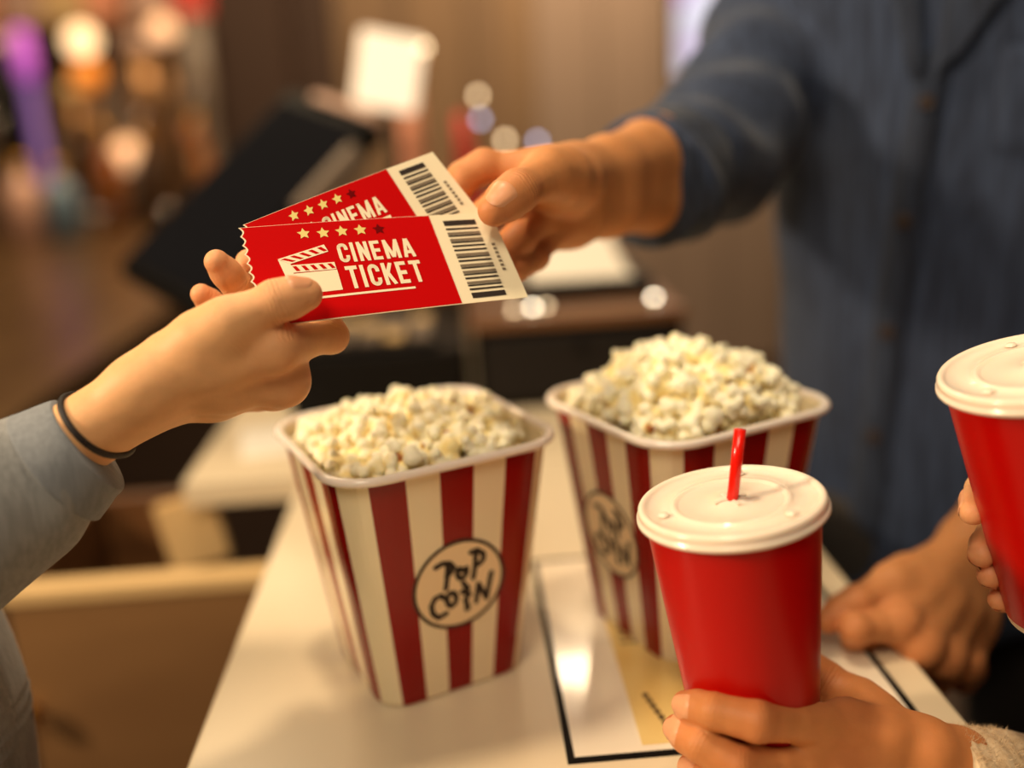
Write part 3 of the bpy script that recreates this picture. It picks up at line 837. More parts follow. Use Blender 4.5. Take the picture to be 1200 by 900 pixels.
# --- customer taking the tickets (right hand, back of the hand to the camera)
pA = empty('person', P(-330, 800, .47), 'person in a grey shirt and thin dark bracelet, pinching the tickets by their perforated end', 'person')
W_ = P(163, 462, .474); E_ = P(-330, 800, .455)
mc = [P(319, 407, .471), P(332, 446, .490), P(322, 452, .509), P(303, 455, .523)]
fg = [chain(mc[0], [(388, 394, .040, 1), (372, 352, .024, 1), (347, 328, .019, 1)]),
      chain(mc[1], [(330, 368, .042, 1), (310, 330, .026, 1), (291, 307, .018, -1)]),
      chain(mc[2], [(303, 374, .040, 1), (277, 334, .025, -1), (254, 307, .018, -1)]),
      chain(mc[3], [(281, 396, .032, 1), (258, 365, .020, -1), (236, 345, .016, -1)])]
tm = P(270, 378, .459)
th = [P(205, 425, .467), tm]+[P(323, 353, .461), P(359, 345, .4655)]
hA = build_hand(W_, E_, mc, fg, th, s=.98, thumb_dorsal=-ray(360, 340)*.35+V(0, 0, 1.0), nails=(0, 0, 0, 0, 1), fr=(.0165, .0235), wl=.0065)
add_body(pA, [hA], M['skin_f'], M['nail'])
def cloth_wob(seed, amp, fa=5, ft=3):
    r = random.Random(seed); c = [(r.uniform(.6, 1.4)*fa, r.choice([1, 2, 3]), r.uniform(0, 6.28), r.uniform(.4, 1)) for _ in range(7)]
    return lambda u, t: amp*sum(a*math.sin(f*6.28*u+k*t+p) for f, k, p, a in c)/2
sl = [P(101, 523, .472), P(60, 552, .470), P(0, 592, .466), P(-120, 672, .460), P(-330, 815, .452), P(-480, 700, .47)]
sv = tube('sleeve', sl, [.0258, .0310, .0375, .044, .050, .056], M['grey_shirt'], pA, n=60, seg=40, wobble=cloth_wob(3, .035, 3), caps=True)
tube('cuff', [P(104, 521, .472), P(88, 532, .471), P(66, 548, .470)], [.0264, .0288, .0318], M['grey_seam'], sv, n=14, seg=40, wobble=cloth_wob(8, .012, 1))
tube('shirt_front', [P(-215, 660, .52), P(-150, 800, .52), P(-120, 960, .54), P(-110, 1150, .58)], [.06, .072, .075, .078], M['grey_shirt'], pA, n=40, seg=40, wobble=cloth_wob(13, .05, 2))
bc = lerp(W_, E_, .105)                                        # bracelet round the forearm
bd_ = unit(E_-W_); x_, y_, _ = frame_from(bd_)
ring = []
for k in range(49):
    a = 2*math.pi*k/48; d = x_*math.cos(a)+y_*math.sin(a); t = .05
    p = bc+bd_*(.004*math.sin(a+1))+d*.030
    for _ in range(40):
        g = hA['f'](p[None])[0]; p = p-d*g*.7
    ring.append(p+d*.0009)
tube('bracelet', ring, [.0016]*49, M['band'], pA, curve=False, seg=10, caps=False)

# --- seller: denim shirt, right hand on the tickets, left hand on the counter edge
pS = empty('person', (.46, .90, 0), 'person in an open necked blue denim shirt handing over the tickets across the counter', 'person')
Wb = P(676, 229, .600); Eb = P(848, 168, .805); Eb2 = P(796, 196, .735)
mb = [P(634, 202, .566), P(637, 224, .572), P(643, 244, .582), P(650, 262, .588)]
fb = [[P(568, 195, .562), P(542, 208, .560), P(532, 228, .556)],
      [P(590, 236, .552), P(568, 254, .552), P(556, 272, .548)],
      [P(607, 280, .549), P(588, 298, .540), P(574, 306, .534)],
      [P(626, 300, .564), P(606, 313, .548), P(592, 317, .538)]]
tb = [P(672, 212, .572), P(640, 205, .538), P(607, 224, .513), P(579, 246, .5035)]
hB = build_hand(Wb, Eb2, mb, fb, tb, s=1.10, thumb_dorsal=-ray(590, 240)+V(-.25, 0, .45), nails=(0, 0, 0, 0, 1), fr=(.0185, .0245), wl=.0090, vox=.0013)
Wd = P(1150, 645, .675); Ed = P(1300, 420, .84)
md = [P(1052, 730, .612), P(1078, 757, .612), P(1106, 770, .622), P(1130, 776, .638)]
fd = [[P(1003, 737, .600), P(1002, 748, .618), P(1025, 748, .630)], [P(1068, 784, .640), P(1080, 775, .66), P(1095, 765, .667)],
      [P(1100, 796, .652), P(1110, 786, .67), P(1120, 776, .676)], [P(1128, 798, .665), P(1138, 790, .68), P(1145, 780, .685)]]
td = [P(1086, 674, .655), P(1046, 684, .630), P(1004, 706, .617), P(970, 727, .612)]
hD = build_hand(Wd, Ed, md, fd, td, s=1.06, nails=(0, 0, 0, 0, 0), fr=(.0190, .034), wl=.0095, vox=.0016)
# trunk, upper arms and neck under the shirt
TC = P(1150, 300, .90); tcx, tcy = TC[0], TC[1]
yaw = math.radians(14); la = V(math.cos(yaw), math.sin(yaw)*-1, 0); fa = V(-math.sin(yaw), -math.cos(yaw), 0)   # lateral (to his left), front
ShR = P(952, -70, .98); ShL = V(tcx, tcy, 0)+la*.185; ShL[2] = ShR[2]-.01
trunk = [(V(tcx, tcy, 1.0)-la*.06, .085, V(tcx, tcy, 1.40)-la*.09, .085), (V(tcx, tcy, 1.0)+la*.06, .085, V(tcx, tcy, 1.40)+la*.09, .085),
         (Eb2, .022, Eb, .026), (Eb, .026, ShR, .045), (ShR, .045, V(tcx, tcy, 1.42), .06), (Ed, .034, ShL, .045), (ShL, .045, V(tcx, tcy, 1.42), .06),
         (V(tcx, tcy, 1.42), .055, V(tcx, tcy, 1.56), .052)]
q_ = np.array([x for p in trunk for x in (p[0], p[2])])
tp, tq = sdf_geo(lambda p: group_sdf(p, trunk, .04), q_.min(0)-.12, q_.max(0)+.12, .010, proj=1)
add_body(pS, [hB, hD], M['skin_m'], M['nail'], dict(pts=tp, quads=tq))
cuff0 = P(757, 218, .690); cuffd = unit(Eb-cuff0)
def shirt_sdf(p):
    q = p-V(tcx, tcy, 0); x = q @ la; y = q @ fa; z = p[:, 2]
    k = np.clip((z-.95)/.45, 0, 1)
    ax_ = .172+.022*k; ay_ = .112+.012*k
    d = (np.sqrt((x/ax_)**2+(y/ay_)**2)-1)*.118
    d = np.maximum(d, z-1.43); d = np.maximum(d, .80-z)
    fold = .0035*np.sin(x*55+z*9+np.sin(z*14)*1.3)+.0030*sines(p, 26, 4)
    arm = capsule(p, cuff0-cuffd*.02, .0445, Eb, .0515); arm = smin(arm, capsule(p, Eb, .0515, ShR, .0640), .03)
    arm = np.maximum(arm, -((p-cuff0) @ cuffd))
    al = smin(capsule(p, lerp(Wd, Ed, .62), .049, Ed, .057), capsule(p, Ed, .057, ShL, .073), .03)
    al = np.maximum(al, -((p-lerp(Wd, Ed, .62)) @ unit(Ed-Wd)))
    wr = .0045*np.sin((p @ unit(ShR-Eb))*95+np.sin(p[:, 0]*40)*1.2)+.003*sines(p, 45, 7)
    d = smin(d+fold, np.minimum(arm+wr, al+wr), .022)
    sho = smin(capsule(p, ShR, .068, V(tcx, tcy, 1.43), .07), capsule(p, ShL, .068, V(tcx, tcy, 1.43), .07), .03)
    return smin(d, sho+fold, .03)
sp, sq = sdf_geo(shirt_sdf, V(tcx-.42, tcy-.45, .78), V(tcx+.36, tcy+.24, 1.56), .0058, proj=2)
shirt = link('shirt', np_mesh('shirt', sp, sq, M['denim']), pS)
# rolled cuff on the raised sleeve
tube('rolled_cuff', [cuff0-cuffd*.004, cuff0+cuffd*.012, cuff0+cuffd*.030, cuff0+cuffd*.044], [.0440, .0478, .0495, .0492], M['denim_dark'], shirt, n=16, seg=40, wobble=cloth_wob(21, .02, 1))
# placket and buttons follow the shirt front
def on_shirt(px, py, off=0.0, d0=.70):
    r = ray(px, py); t = d0
    for _ in range(60):
        s_ = shirt_sdf((CAMPOS+r*t)[None])[0]
        if s_ < 2e-4: break
        t += s_*.6
    p = CAMPOS+r*t; _, g = grad(shirt_sdf, p[None], .006)
    return p+g[0]*off, g[0]
bpx = [(1085, 120), (1060, 258), (1040, 388), (1025, 510), (1013, 625)]
path = [(1096, 60)]+bpx
vs = []; fs = []
for i in range(41):
    t = i/40*(len(path)-1); k = min(int(t), len(path)-2); u = t-k
    px_, py_ = lerp(path[k], path[k+1], u)
    for j, o in enumerate((-21, -19, 0, 19, 21)):
        p, g = on_shirt(px_+o, py_, .0028 if 0 < j < 4 else -.001); vs.append(p)
for i in range(40):
    for j in range(4): fs.append((i*5+j, (i+1)*5+j, (i+1)*5+j+1, i*5+j+1))
mesh('placket', vs, fs, M['denim_dark'], shirt, smooth=True)
for px_, py_ in bpx[:4]:
    p, g = on_shirt(px_, py_, .003)
    lathe('button', [(0, .0016), (.0034, .0016), (.0050, .0024), (.0058, .0018), (.0060, 0), (.004, -.002)], p, g, M['button'], shirt, n=20)
def flap(name, pl, m, off=.005, th=.003):                      # cloth piece lying on the shirt, outline given in pixels
    n_ = 10; vs = []; fs = []
    A, B_, C_, D = pl
    for i in range(n_+1):
        for j in range(n_+1):
            a = lerp(lerp(A, B_, j/n_), lerp(D, C_, j/n_), i/n_)
            e = 0 if (i in (0, n_) or j in (0, n_)) else 1
            p, g = on_shirt(a[0], a[1], off if e else off*.4); vs.append(p)
    for i in range(n_):
        for j in range(n_): k = i*(n_+1)+j; fs.append((k, k+n_+1, k+n_+2, k+1))
    return mesh(name, vs, fs, m, shirt, smooth=True)
flap('lapel', [(1040, -30), (1078, -20), (1080, 96), (1066, 90)], M['denim_dark'], .009)
flap('lapel', [(1112, -20), (1200, -30), (1120, 70), (1092, 98)], M['denim_dark'], .009)
flap('chest_pocket', [(1172, 48), (1262, 62), (1252, 190), (1160, 172)], M['denim'], .004)
leg = [(V(tcx, tcy, .88)-la*.09, .088, V(tcx, tcy, .46)-la*.10, .066), (V(tcx, tcy, .46)-la*.10, .066, V(tcx, tcy, .04)-la*.10, .055),
       (V(tcx, tcy, .88)+la*.09, .088, V(tcx, tcy, .46)+la*.10, .066), (V(tcx, tcy, .46)+la*.10, .066, V(tcx, tcy, .04)+la*.10, .055)]
lp_, lq_ = sdf_geo(lambda p: np.maximum(group_sdf(p, leg, .03), .0-p[:, 2]), V(tcx-.3, tcy-.2, -.03), V(tcx+.3, tcy+.2, 1.02), .010, proj=1)
link('trousers', np_mesh('trousers', lp_, lq_, M['trouser']), pS)

# --- person gripping the cup with the straw (left hand)
pC = empty('person', P(1420, 940, .62), 'person with a fuzzy beige knit cuff, hand wrapped round the cup with the straw', 'person')
Wc = P(1085, 901, .487); Ec = P(1420, 985, .570)
mcC = [P(993, 851, .481), P(976, 896, .478), P(962, 936, .482), P(952, 968, .488)]
fc = [[P(886, 845, .453), P(838, 834, .458), P(804, 826, .474)], [P(862, 897, .457), P(822, 872, .461), P(794, 854, .477)],
      [P(874, 942, .461), P(838, 918, .464), P(810, 899, .479)], [P(888, 962, .468), P(862, 950, .470), P(842, 942, .480)]]
tc_ = [P(1042, 868, .494), P(1003, 822, .522), P(967, 798, .531), P(936, 778, .533)]
ND = -ray(790, 840)*.5+V(-.75, 0, .15)
hC = build_hand(Wc, lerp(Wc, Ec, .30)+V(0, 0, -.006), mcC, fc, tc_, s=1.0, nails=(1, 1, 1, 0, 0), fr=(.0165, .0150), wl=.0068, nail_dorsal={0: ND, 1: ND, 2: ND}, fat=1.05, knuckle=-.4)
add_body(pC, [hC], M['skin_c'], M['nail'])
kn = tube('knit_cuff', [P(1098, 914, .489), P(1130, 920, .497), P(1200, 931, .518), P(1420, 985, .570)], [.0258, .0282, .0305, .036], M['knit'], pC, n=70, seg=48, wobble=cloth_wob(31, .02, 6))
vs = []; fs = []; rr = np.random.RandomState(2)               # loose fibres of the fuzzy knit
cp, cr_ = resample([P(1098, 914, .489), P(1130, 920, .497), P(1200, 931, .518), P(1420, 985, .570)], [.0258, .0282, .0305, .036], 70)
for k in range(5200):
    i = rr.randint(0, 40); x, y, a = frame_from(cp[i+1]-cp[i]); t = rr.rand()*6.28; d = x*math.cos(t)+y*math.sin(t)
    p = lerp(cp[i], cp[i+1], rr.rand())+d*cr_[i]*1.0; q = p+unit(d+rr.randn(3)*.75)*rr.uniform(.001, .0036); s_ = unit(np.cross(q-p, rr.randn(3)))*.00016; n = len(vs)
    vs += [p-s_, p+s_, q]; fs.append((n, n+1, n+2))
tag(mesh('fibres', vs, fs, M['knit'], kn), kind='stuff')

# --- person holding the other cup, only fingertips in view
pE = empty('person', P(1700, 800, .55), 'person whose fingertips curl round the side of the cup without a straw', 'person')
fe = [[P(1185, 560, .525), P(1151, 573, .503), P(1140, 600, .484)], [P(1195, 612, .528), P(1163, 628, .507), P(1150, 649, .489)],
      [P(1200, 655, .528), P(1173, 663, .509), P(1160, 674, .492)], [P(1208, 692, .528), P(1184, 697, .512), P(1171, 703, .497)]]
me_ = [P(1255, 560, .535), P(1262, 598, .538), P(1266, 636, .538), P(1268, 672, .535)]
te = [P(1356, 625, .512), P(1350, 585, .466), P(1308, 563, .430), P(1266, 552, .418)]
NE = V(-.75, -.75, -.12)
hE = build_hand(P(1388, 650, .548), P(1760, 800, .56), me_, fe, te, s=.98, nails=(1, 1, 1, 1, 0), nail_dorsal={0: NE, 1: NE, 2: NE, 3: NE}, fr=(.017, .03), wl=.0075, vox=.0013)
add_body(pE, [hE], M['skin_f'], M['nail'])
tube('sleeve', [P(1425, 668, .549), P(1510, 702, .552), P(1760, 800, .56)], [.026, .03, .042], M['grey_seam'], pE, n=30, seg=32, wobble=cloth_wob(41, .03, 3))

# ================================================================== BEHIND THE COUNTER
# open wooden bin left of the counter
BN = empty('wooden_bin', (-.31, .98, 0), 'open topped brown wooden bin with pale edges and a brass knob, left of the counter', 'bin')
zt = Z-.07
box('front_panel', (-.445, .855, .02), (-.178, .872, zt-.016), mat('bin_wood', (134, 98, 62), rough=.35, alt=(120, 86, 54), scale=3, stretch=(1, 1, 3)), BN)
box('top_edge', (-.447, .852, zt-.016), (-.176, .876, zt), M['beige'], BN)
box('side_panel', (-.445, .872, .02), (-.428, 1.09, zt), M['wood'], BN)
box('side_panel', (-.195, .872, .02), (-.178, .905, zt), M['wood'], BN)
box('back_panel', (-.428, 1.075, .02), (-.30, 1.09, zt), M['wood'], BN)
box('bottom_panel', (-.445, .855, 0), (-.178, 1.09, .02), M['wooddark'], BN)
kb = plane = G(40, 830, -.10); r_ = ray(42, 828); kp = CAMPOS+r_*((.855-CAMPOS[1])/r_[1])
lathe('knob', [(.004, 0), (.004, .010), (.010, .014), (.012, .020), (.008, .026), (0, .027)], kp, V(0, -1, 0), M['brass'], BN, n=20)
cb = P(228, 640, 1.02)
tag(obox('cardboard_piece', P(226, 622, 1.0), unit(V(1, .2, .15)), unit(V(-.2, 1, 0)), V(-.15, 0, 1), (.06, .008, .075), M['beige'], None), 'pale cardboard piece sticking up out of the wooden bin', 'cardboard')

# long bar running away on the left
BA = empty('bar_counter', (-1.6, 2.7, 0), 'long dark brown wooden bar running back towards the lit dispensers', 'bar')
box('bar_top', (-3.6, 1.12, Z-.04), (-.565, 4.26, Z), M['woodtop'], BA, bevel=.004)
box('bar_front', (-3.5, 1.16, 0), (-.60, 4.24, Z-.04), M['wooddark'], BA)

def at(px, Y, z=Z):                                            # point at a given pixel column, wall distance and height
    r = ray(px, 200); t = (Y-CAMPOS[1])/r[1]; return V((CAMPOS+r*t)[0], Y, z)
def dispenser(px, Y, wd, ht, label, mcol, top, lamp=None):
    b = at(px, Y); T = empty('drink_dispenser', b, label, 'dispenser', 'drink dispensers on the bar')
    lathe('base', [(0, 0), (wd*.75, 0), (wd*.75, .02), (wd*.6, .035), (0, .035)], b, V(0, 0, 1), M['steel'], T, n=28)
    lathe('column', [(wd*.42, .035), (wd*.42, ht*.55), (wd*.5, ht*.58), (wd*.5, ht), (0, ht)], b, V(0, 0, 1), mcol, T, n=28)
    lathe('cap', [(wd*.56, ht), (wd*.56, ht+.03), (wd*.3, ht+.05), (0, ht+.05)], b, V(0, 0, 1), top, T, n=28)
    tube('tap', [b+V(0, -wd*.4, ht*.62), b+V(0, -wd*.4-.05, ht*.62), b+V(0, -wd*.4-.07, ht*.55)], [.012, .012, .010], M['steel'], T, n=14, seg=12)
    if lamp: lathe('lamp', [(0, -.055), (.035, -.043), (.055, 0), (.035, .043), (0, .055)], b+V(0, -wd*.5, ht*.8), V(0, 0, 1), lamp, T, n=24)
    return T
dispenser(22, 3.75, .13, .62, 'tall dark drink dispenser beside the purple lit tube', M['darkmatte'], M['pinkrefl'])
dispenser(100, 3.95, .09, .46, 'bronze drink dispenser carrying a warm round lamp above an orange one', M['bronze'], M['beige'], None)
dispenser(182, 3.8, .10, .60, 'bronze drink dispenser with a soft round lamp and pale cap', M['bronze'], M['pinkrefl'], None)
dispenser(246, 3.95, .10, .72, 'brown drink dispenser with an orange cap next to the dark pillar', M['greyplas'], M['redplastic'], None)
def globe(name, px, py, d, r, m, label, cat='lamp', group='small lamps behind the bar'):
    p = P(px, py, d)
    T = empty(name, p, label, cat, group)
    lathe('globe', [(0, -r)]+[(r*math.sin(a), -r*math.cos(a)) for a in np.linspace(.2, 2.94, 12)]+[(0, r)], p, V(0, 0, 1), m, T, n=28)
    lathe('collar', [(r*.38, -r*1.3), (r*.45, -r*.8), (0, -r*.8)], p, V(0, 0, 1), M['bronze'], T, n=18)
    tube('stem', [p+V(0, .002, -r*1.0), V(p[0], p[1]+.002, Z+.004)], [.008, .008], M['bronze'], T, curve=False, seg=10)
    lathe('foot', [(0, 0), (.035, 0), (.03, .01), (0, .012)], V(p[0], p[1], Z), V(0, 0, 1), M['bronze'], T, n=18)
    return T
globe('globe_lamp', 95, 48, 3.55, .055, M['bulb'], 'bright cream globe lamp above the orange lamp')
globe('globe_lamp', 103, 88, 3.40, .052, M['orange'], 'orange globe lamp under the bright cream lamp')
globe('globe_lamp', 190, 36, 3.35, .045, M['bulb2'], 'soft peach globe lamp over the bronze dispenser')
globe('globe_lamp', 150, 182, 3.45, .055, M['bulb2'], 'cream globe lamp low on the bar between dispensers')
globe('globe_lamp', 224, 158, 3.3, .038, M['amber'], 'unlit amber globe lamp beside the brown dispenser')
tp0 = at(52, 3.55)
NT = empty('neon_tube', tp0, 'upright purple neon tube with a magenta top on the bar', 'neon tube')
lathe('foot', [(0, 0), (.05, 0), (.05, .015), (.02, .03), (0, .03)], tp0, V(0, 0, 1), M['steel'], NT, n=20)
lathe('tube', [(.022, .03), (.022, .50), (0, .50)], tp0, V(0, 0, 1), M['purple'], NT, n=20)
lathe('tube_top', [(0, .50), (.030, .50), (.036, .57), (.030, .66), (0, .67)], tp0, V(0, 0, 1), M['magenta'], NT, n=20)
def bottle(px, Y, r, h, m, label, group='bottles on the bar', mcap=None):
    b = at(px, Y); T = empty('bottle', b, label, 'bottle', group)
    lathe('glass', [(0, 0), (r, 0), (r, h*.6), (r*.8, h*.7), (r*.32, h*.78), (r*.32, h*.93), (0, h*.93)], b, V(0, 0, 1), m, T, n=22)
    lathe('cap', [(r*.38, h*.9), (r*.38, h), (0, h)], b, V(0, 0, 1), mcap or M['brass'], T, n=16)
bottle(66, 3.2, .055, .24, mat('blue_glass', (96, 116, 130), rough=.15, coat=.4), 'grey blue bottle standing on the bar by the neon tube')
bottle(22, 3.2, .06, .26, mat('pink_glass', (214, 164, 140), rough=.2), 'pale pink bottle standing on the bar near the neon tube')
bottle(128, 3.5, .045, .34, M['amber'], 'amber bottle standing on the bar between the lamps and dispensers')
bottle(170, 3.5, .04, .32, M['wooddark'], 'dark brown bottle standing beside the low cream lamp')
bottle(236, 3.66, .035, .36, M['amber'], 'amber bottle standing behind the unlit globe lamp')
# warm strip over the bar: shelf with pale boxes
SH = empty('wall_shelf', (-1.7, 4.2, Z+.72), 'high wooden shelf on the wall above the bar', 'shelf')
box('board', (-2.6, 4.05, Z+.70), (-.95, 4.27, Z+.73), M['wood'], SH)
for x in (-2.4, -1.7, -1.1): box('bracket', (x-.012, 4.1, Z+.60), (x+.012, 4.27, Z+.70), M['bronze'], SH)
for i, (px, wd, c_) in enumerate(((20, .060, 'salmon'), (66, .070, 'pinkrefl'), (112, .078, 'beige'), (155, .060, 'salmon'), (208, .075, 'pinkrefl'), (254, .066, 'redplastic'))):
    b = at(px, 4.16, Z+.73)
    CB = empty('carton', b, ['salmon carton on the shelf above the purple neon tube', 'pale pink carton on the shelf next to the salmon carton', 'beige carton on the shelf over the bright globe lamp',
          'small salmon carton on the shelf beside the beige one', 'pale carton on the shelf above the amber lamp', 'red orange carton at the shelf end by the pillar'][i], 'carton', 'cartons on the wall shelf')
    box('box', b+V(-wd, -.07, 0), b+V(wd, .07, .19), M[c_], CB); box('lid_flap', b+V(-wd-.004, -.074, .17), b+V(wd+.004, .074, .195), M['beige'], CB)
struct(box('trim_1', (-.98, 4.10, 0), (-.62, 4.27, 3.1), M['walldark'], bevel=.01))

# till: tilted touch screen on a stand
mc0, mc1, mc2 = P(345, 112, 1.30), P(452, 150, 1.22), P(232, 372, 1.12)
ux = unit(mc1-mc0); uy = mc2-mc0; Hh = np.linalg.norm(uy-ux*(uy @ ux)); uy = unit(uy-ux*(uy @ ux)); un_ = np.cross(ux, uy)
Wd_ = np.linalg.norm(mc1-mc0); cc = mc0+ux*Wd_/2+uy*Hh/2
TL = empty('till_monitor', V(cc[0], cc[1]+.05, Z), 'black tilted till monitor with a pale top edge behind the tickets', 'monitor')
obox('housing', cc, ux, uy, un_, (Wd_, Hh, .035), M['black'], TL, bevel=.008)
sgn = 1 if un_ @ (CAMPOS-cc) > 0 else -1
obox('screen', cc+un_*sgn*.0178+uy*.004, ux, uy, un_, (Wd_*.86, Hh*.86, .002), M['screenglass'], TL, bevel=.001)
obox('top_edge', mc0+ux*Wd_*.62+uy*.004, ux, uy, un_, (Wd_*.70, .022, .042), M['pinkrefl'], TL, bevel=.006)  # highlight on the housing put in as a pale strip
obox('side_strip', mc0+ux*(Wd_-.004)+uy*Hh*.32, ux, uy, un_, (.018, Hh*.34, .040), M['greyplas'], TL, bevel=.004)  # lit right side of the housing put in as a paler strip
nb = V(cc[0], cc[1]+.06, Z+.0005)
tube('neck', [nb+V(0, 0, .01), nb+V(0, 0, .08), cc-un_*sgn*.02], [.03, .028, .026], M['black'], TL, n=16, seg=16)
lathe('foot', [(0, 0), (.037, 0), (.037, .012), (.03, .02), (0, .02)], nb, V(0, 0, 1), M['black'], TL, n=32)

# receipt printer / cash drawer on the back counter
CD = empty('cash_box', (.13, 1.2, Z), 'black cash box with a brown top on the back counter, behind the buckets', 'cash box')
box('case', (.012, 1.085, Z), (.252, 1.40, Z+.095), M['black'], CD, bevel=.004)
box('top_plate', (.008, 1.080, Z+.095), (.256, 1.41, Z+.108), M['wood'], CD, bevel=.004)
box('drawer_front', (.022, 1.078, Z+.012), (.242, 1.086, Z+.086), M['darkmatte'], CD, bevel=.003)
lathe('lock', [(.007, 0), (.007, .004), (.003, .005), (0, .005)], V(.13, 1.078, Z+.072), V(0, -1, 0), M['black'], CD, n=16)
PR = empty('receipt_printer', (.16, 1.27, Z+.108), 'low dark receipt printer on the cash drawer with a paper sheet', 'printer')
box('case', (.075, 1.165, Z+.108), (.235, 1.37, Z+.130), M['darkmatte'], PR, bevel=.008)
box('slot', (.085, 1.345, Z+.130), (.215, 1.365, Z+.138), M['black'], PR, bevel=.001)
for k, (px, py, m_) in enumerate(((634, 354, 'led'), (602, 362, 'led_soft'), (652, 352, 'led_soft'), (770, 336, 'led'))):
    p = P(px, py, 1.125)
for k, (x, y, m_) in enumerate(((.082, 1.112, 'led'), (.060, 1.108, 'led_soft'), (.098, 1.116, 'led_soft'), (.226, 1.125, 'led'))):  # emissive dots added to imitate glints on the drawer top
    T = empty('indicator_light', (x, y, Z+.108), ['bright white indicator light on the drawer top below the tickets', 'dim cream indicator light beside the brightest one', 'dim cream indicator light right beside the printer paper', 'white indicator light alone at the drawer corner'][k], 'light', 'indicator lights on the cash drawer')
    lathe('bezel', [(.0062, 0), (.0062, .003), (.004, .004)], V(x, y, Z+.108), V(0, 0, 1), M['steel'], T, n=16)  # steel ring around the added glint, not a real fitting
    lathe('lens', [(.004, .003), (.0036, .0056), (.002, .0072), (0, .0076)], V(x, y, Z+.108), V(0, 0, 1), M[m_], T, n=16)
vs = []; fs = []
for i in range(9):
    for j in range(2):
        t = i/8; vs.append((.085+.125*j-.004*t, 1.175+.165*t, Z+.1315+.034*t**1.5))
for i in range(8): fs.append((2*i, 2*i+1, 2*i+3, 2*i+2))
pa = mesh('paper_sheet', vs, fs, M['paper']); sm = pa.modifiers.new('thickness', 'SOLIDIFY'); sm.thickness = .0006
tag(pa, 'white receipt paper sheet curling up from the printer', 'paper')
tag(box('paper_slip', (-.25, .98, Z), (-.17, 1.08, Z+.002), M['paper'], None, bevel=.0005, rotz=.2), 'small white paper slip on the back counter near the till', 'paper')

# bits on the back counter
def card(px, py, d, w_, h_, m, label, name='display_card', tilt=.0):
    p = P(px, py, d); ax_ = unit(V(math.cos(tilt), .15, math.sin(tilt))); az_ = unit(V(-math.sin(tilt), .1, math.cos(tilt))); ay_ = np.cross(az_, ax_)
    az_ = np.cross(ax_, ay_)
    T = empty(name, V(p[0], p[1], Z), label, 'sign')
    obox('panel', p, ax_, ay_, az_, (w_, .012, h_), m, T, bevel=.004)
    tube('stand', [V(p[0], p[1]+.02, Z+.008), V(p[0], p[1]+.02, p[2]-h_*.3)], [.008, .008], M['black'], T, curve=False, seg=12)
    lathe('foot', [(0, 0), (.04, 0), (.04, .006), (.012, .012), (0, .012)], V(p[0], p[1]+.02, Z), V(0, 0, 1), M['black'], T, n=24)
card(455, 84, 1.50, .098, .112, M['lightcard'], 'small lit white display panel on a stand behind the till', tilt=-.22)  # white panel kept bright by its own emission
rb = P(552, 84, 1.45)
RB = empty('sauce_bottle', V(rb[0], rb[1], Z), 'red squeeze bottle standing on the back counter behind the hand', 'bottle')
b0 = V(rb[0]+.012, rb[1], Z)
lathe('body', [(0, 0), (.026, 0), (.028, .10), (.028, .17), (.020, .20), (0, .20)], b0, V(-.04, 0, 1), M['greyplas'], RB, n=24)
lathe('cap', [(.024, .19), (.020, .25), (.012, .30), (.009, .33), (0, .335)], b0, V(-.10, 0, 1), M['redplastic'], RB, n=24)
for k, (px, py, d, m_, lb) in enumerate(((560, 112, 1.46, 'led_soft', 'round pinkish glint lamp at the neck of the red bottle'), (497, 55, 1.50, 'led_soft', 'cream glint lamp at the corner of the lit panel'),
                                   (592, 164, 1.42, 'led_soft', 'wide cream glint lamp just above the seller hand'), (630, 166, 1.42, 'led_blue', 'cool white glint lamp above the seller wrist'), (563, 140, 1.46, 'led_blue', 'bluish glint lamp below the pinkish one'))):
    p = P(px, py, d)  # glowing beads on stems, added to imitate specular glints
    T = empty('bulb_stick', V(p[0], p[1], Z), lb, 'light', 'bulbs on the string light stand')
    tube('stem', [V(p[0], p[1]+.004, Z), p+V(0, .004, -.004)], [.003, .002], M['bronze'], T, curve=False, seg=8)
    lathe('bulb', [(0, -.005)]+[(.005*math.sin(a), -.005*math.cos(a)) for a in np.linspace(.3, 2.8, 7)]+[(0, .005)], p, V(0, 0, 1), M[m_], T, n=14)  # glowing bead that imitates a specular glint, not a real bulb
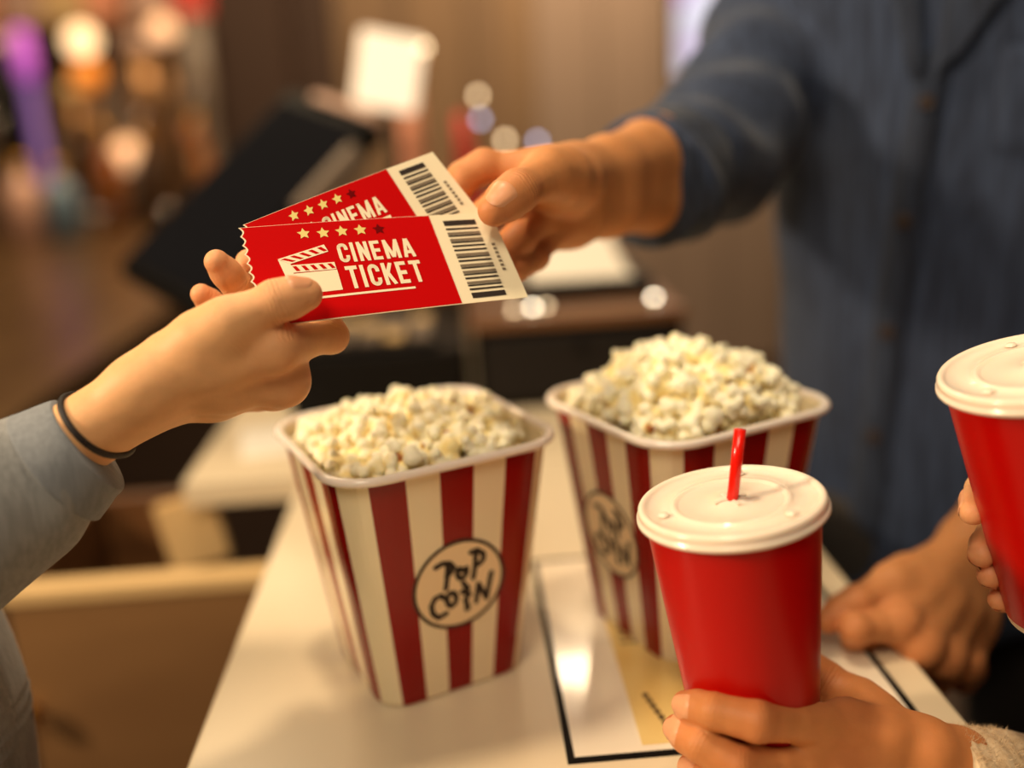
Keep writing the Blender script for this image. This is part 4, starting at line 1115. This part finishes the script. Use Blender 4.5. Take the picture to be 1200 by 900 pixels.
for k, (px, d, r, h, m_, lb) in enumerate(((462, 1.40, .035, .16, 'wood', 'brown paper cup stack behind the till monitor'), (512, 1.44, .032, .15, 'bronze', 'bronze tin standing behind the tickets'), (622, 1.56, .04, .19, 'pinkrefl', 'pale tin standing behind the seller hand'), (486, 1.68, .02, .42, 'salmon', 'tall salmon canister behind the lit panel'))):
    p = P(px, 200, d); b = V(p[0], p[1], Z)
    T = empty('canister', b, lb, 'canister', 'canisters on the back counter')
    lathe('body', [(0, 0), (r, 0), (r, h*.9), (0, h*.9)], b, V(0, 0, 1), M[m_], T, n=28)
    lathe('lid', [(r*1.05, h*.88), (r*1.05, h*.96), (r*.8, h), (0, h)], b, V(0, 0, 1), M[m_], T, n=28)
# wall screen
ms = bpy.data.materials.new('wall_screen'); N, L = nodes(ms); b = N['Principled BSDF']
tc = N.new('ShaderNodeTexCoord'); nz = N.new('ShaderNodeTexNoise'); nz.inputs['Scale'].default_value = 5; L.new(tc.outputs['Object'], nz.inputs['Vector'])
cr = N.new('ShaderNodeValToRGB'); L.new(nz.outputs[0], cr.inputs[0]); cr.color_ramp.elements[0].position = .36; cr.color_ramp.elements[1].position = .48
cr.color_ramp.elements[0].color = lin((214, 150, 226))+(1,); cr.color_ramp.elements[1].color = lin((226, 222, 236))+(1,)
L.new(cr.outputs[0], b.inputs['Emission Color']); b.inputs['Emission Strength'].default_value = 1.1; b.inputs['Base Color'].default_value = (.02, .02, .02, 1)
sc_ = P(812, 20, 4.3); SC = empty('wall_screen', V(sc_[0], 4.24, sc_[2]), 'lit white and violet menu screen on the back wall', 'screen')
box('bezel', (sc_[0]-.155, 4.20, sc_[2]-.27), (sc_[0]+.155, 4.27, sc_[2]+.33), M['black'], SC, bevel=.01)
box('display', (sc_[0]-.14, 4.19, sc_[2]-.255), (sc_[0]+.14, 4.205, sc_[2]+.315), ms, SC, bevel=.002)

# till base with a paper roll, left of the cash drawer
TB = empty('cash_till', (-.10, 1.2, Z), 'low black cash till with a keypad, between the tilted monitor and cash drawer', 'till')
box('case', (-.205, 1.095, Z), (.002, 1.40, Z+.075), M['black'], TB, bevel=.006)
box('keypad', (-.19, 1.11, Z+.075), (-.03, 1.24, Z+.083), M['darkmatte'], TB, bevel=.003)
for i in range(5):
    for j in range(3): box('key', (-.182+i*.030, 1.118+j*.040, Z+.083), (-.160+i*.030, 1.148+j*.040, Z+.090), M['greyplas'] if (i+j) % 3 else M['beige'], TB, bevel=.002)
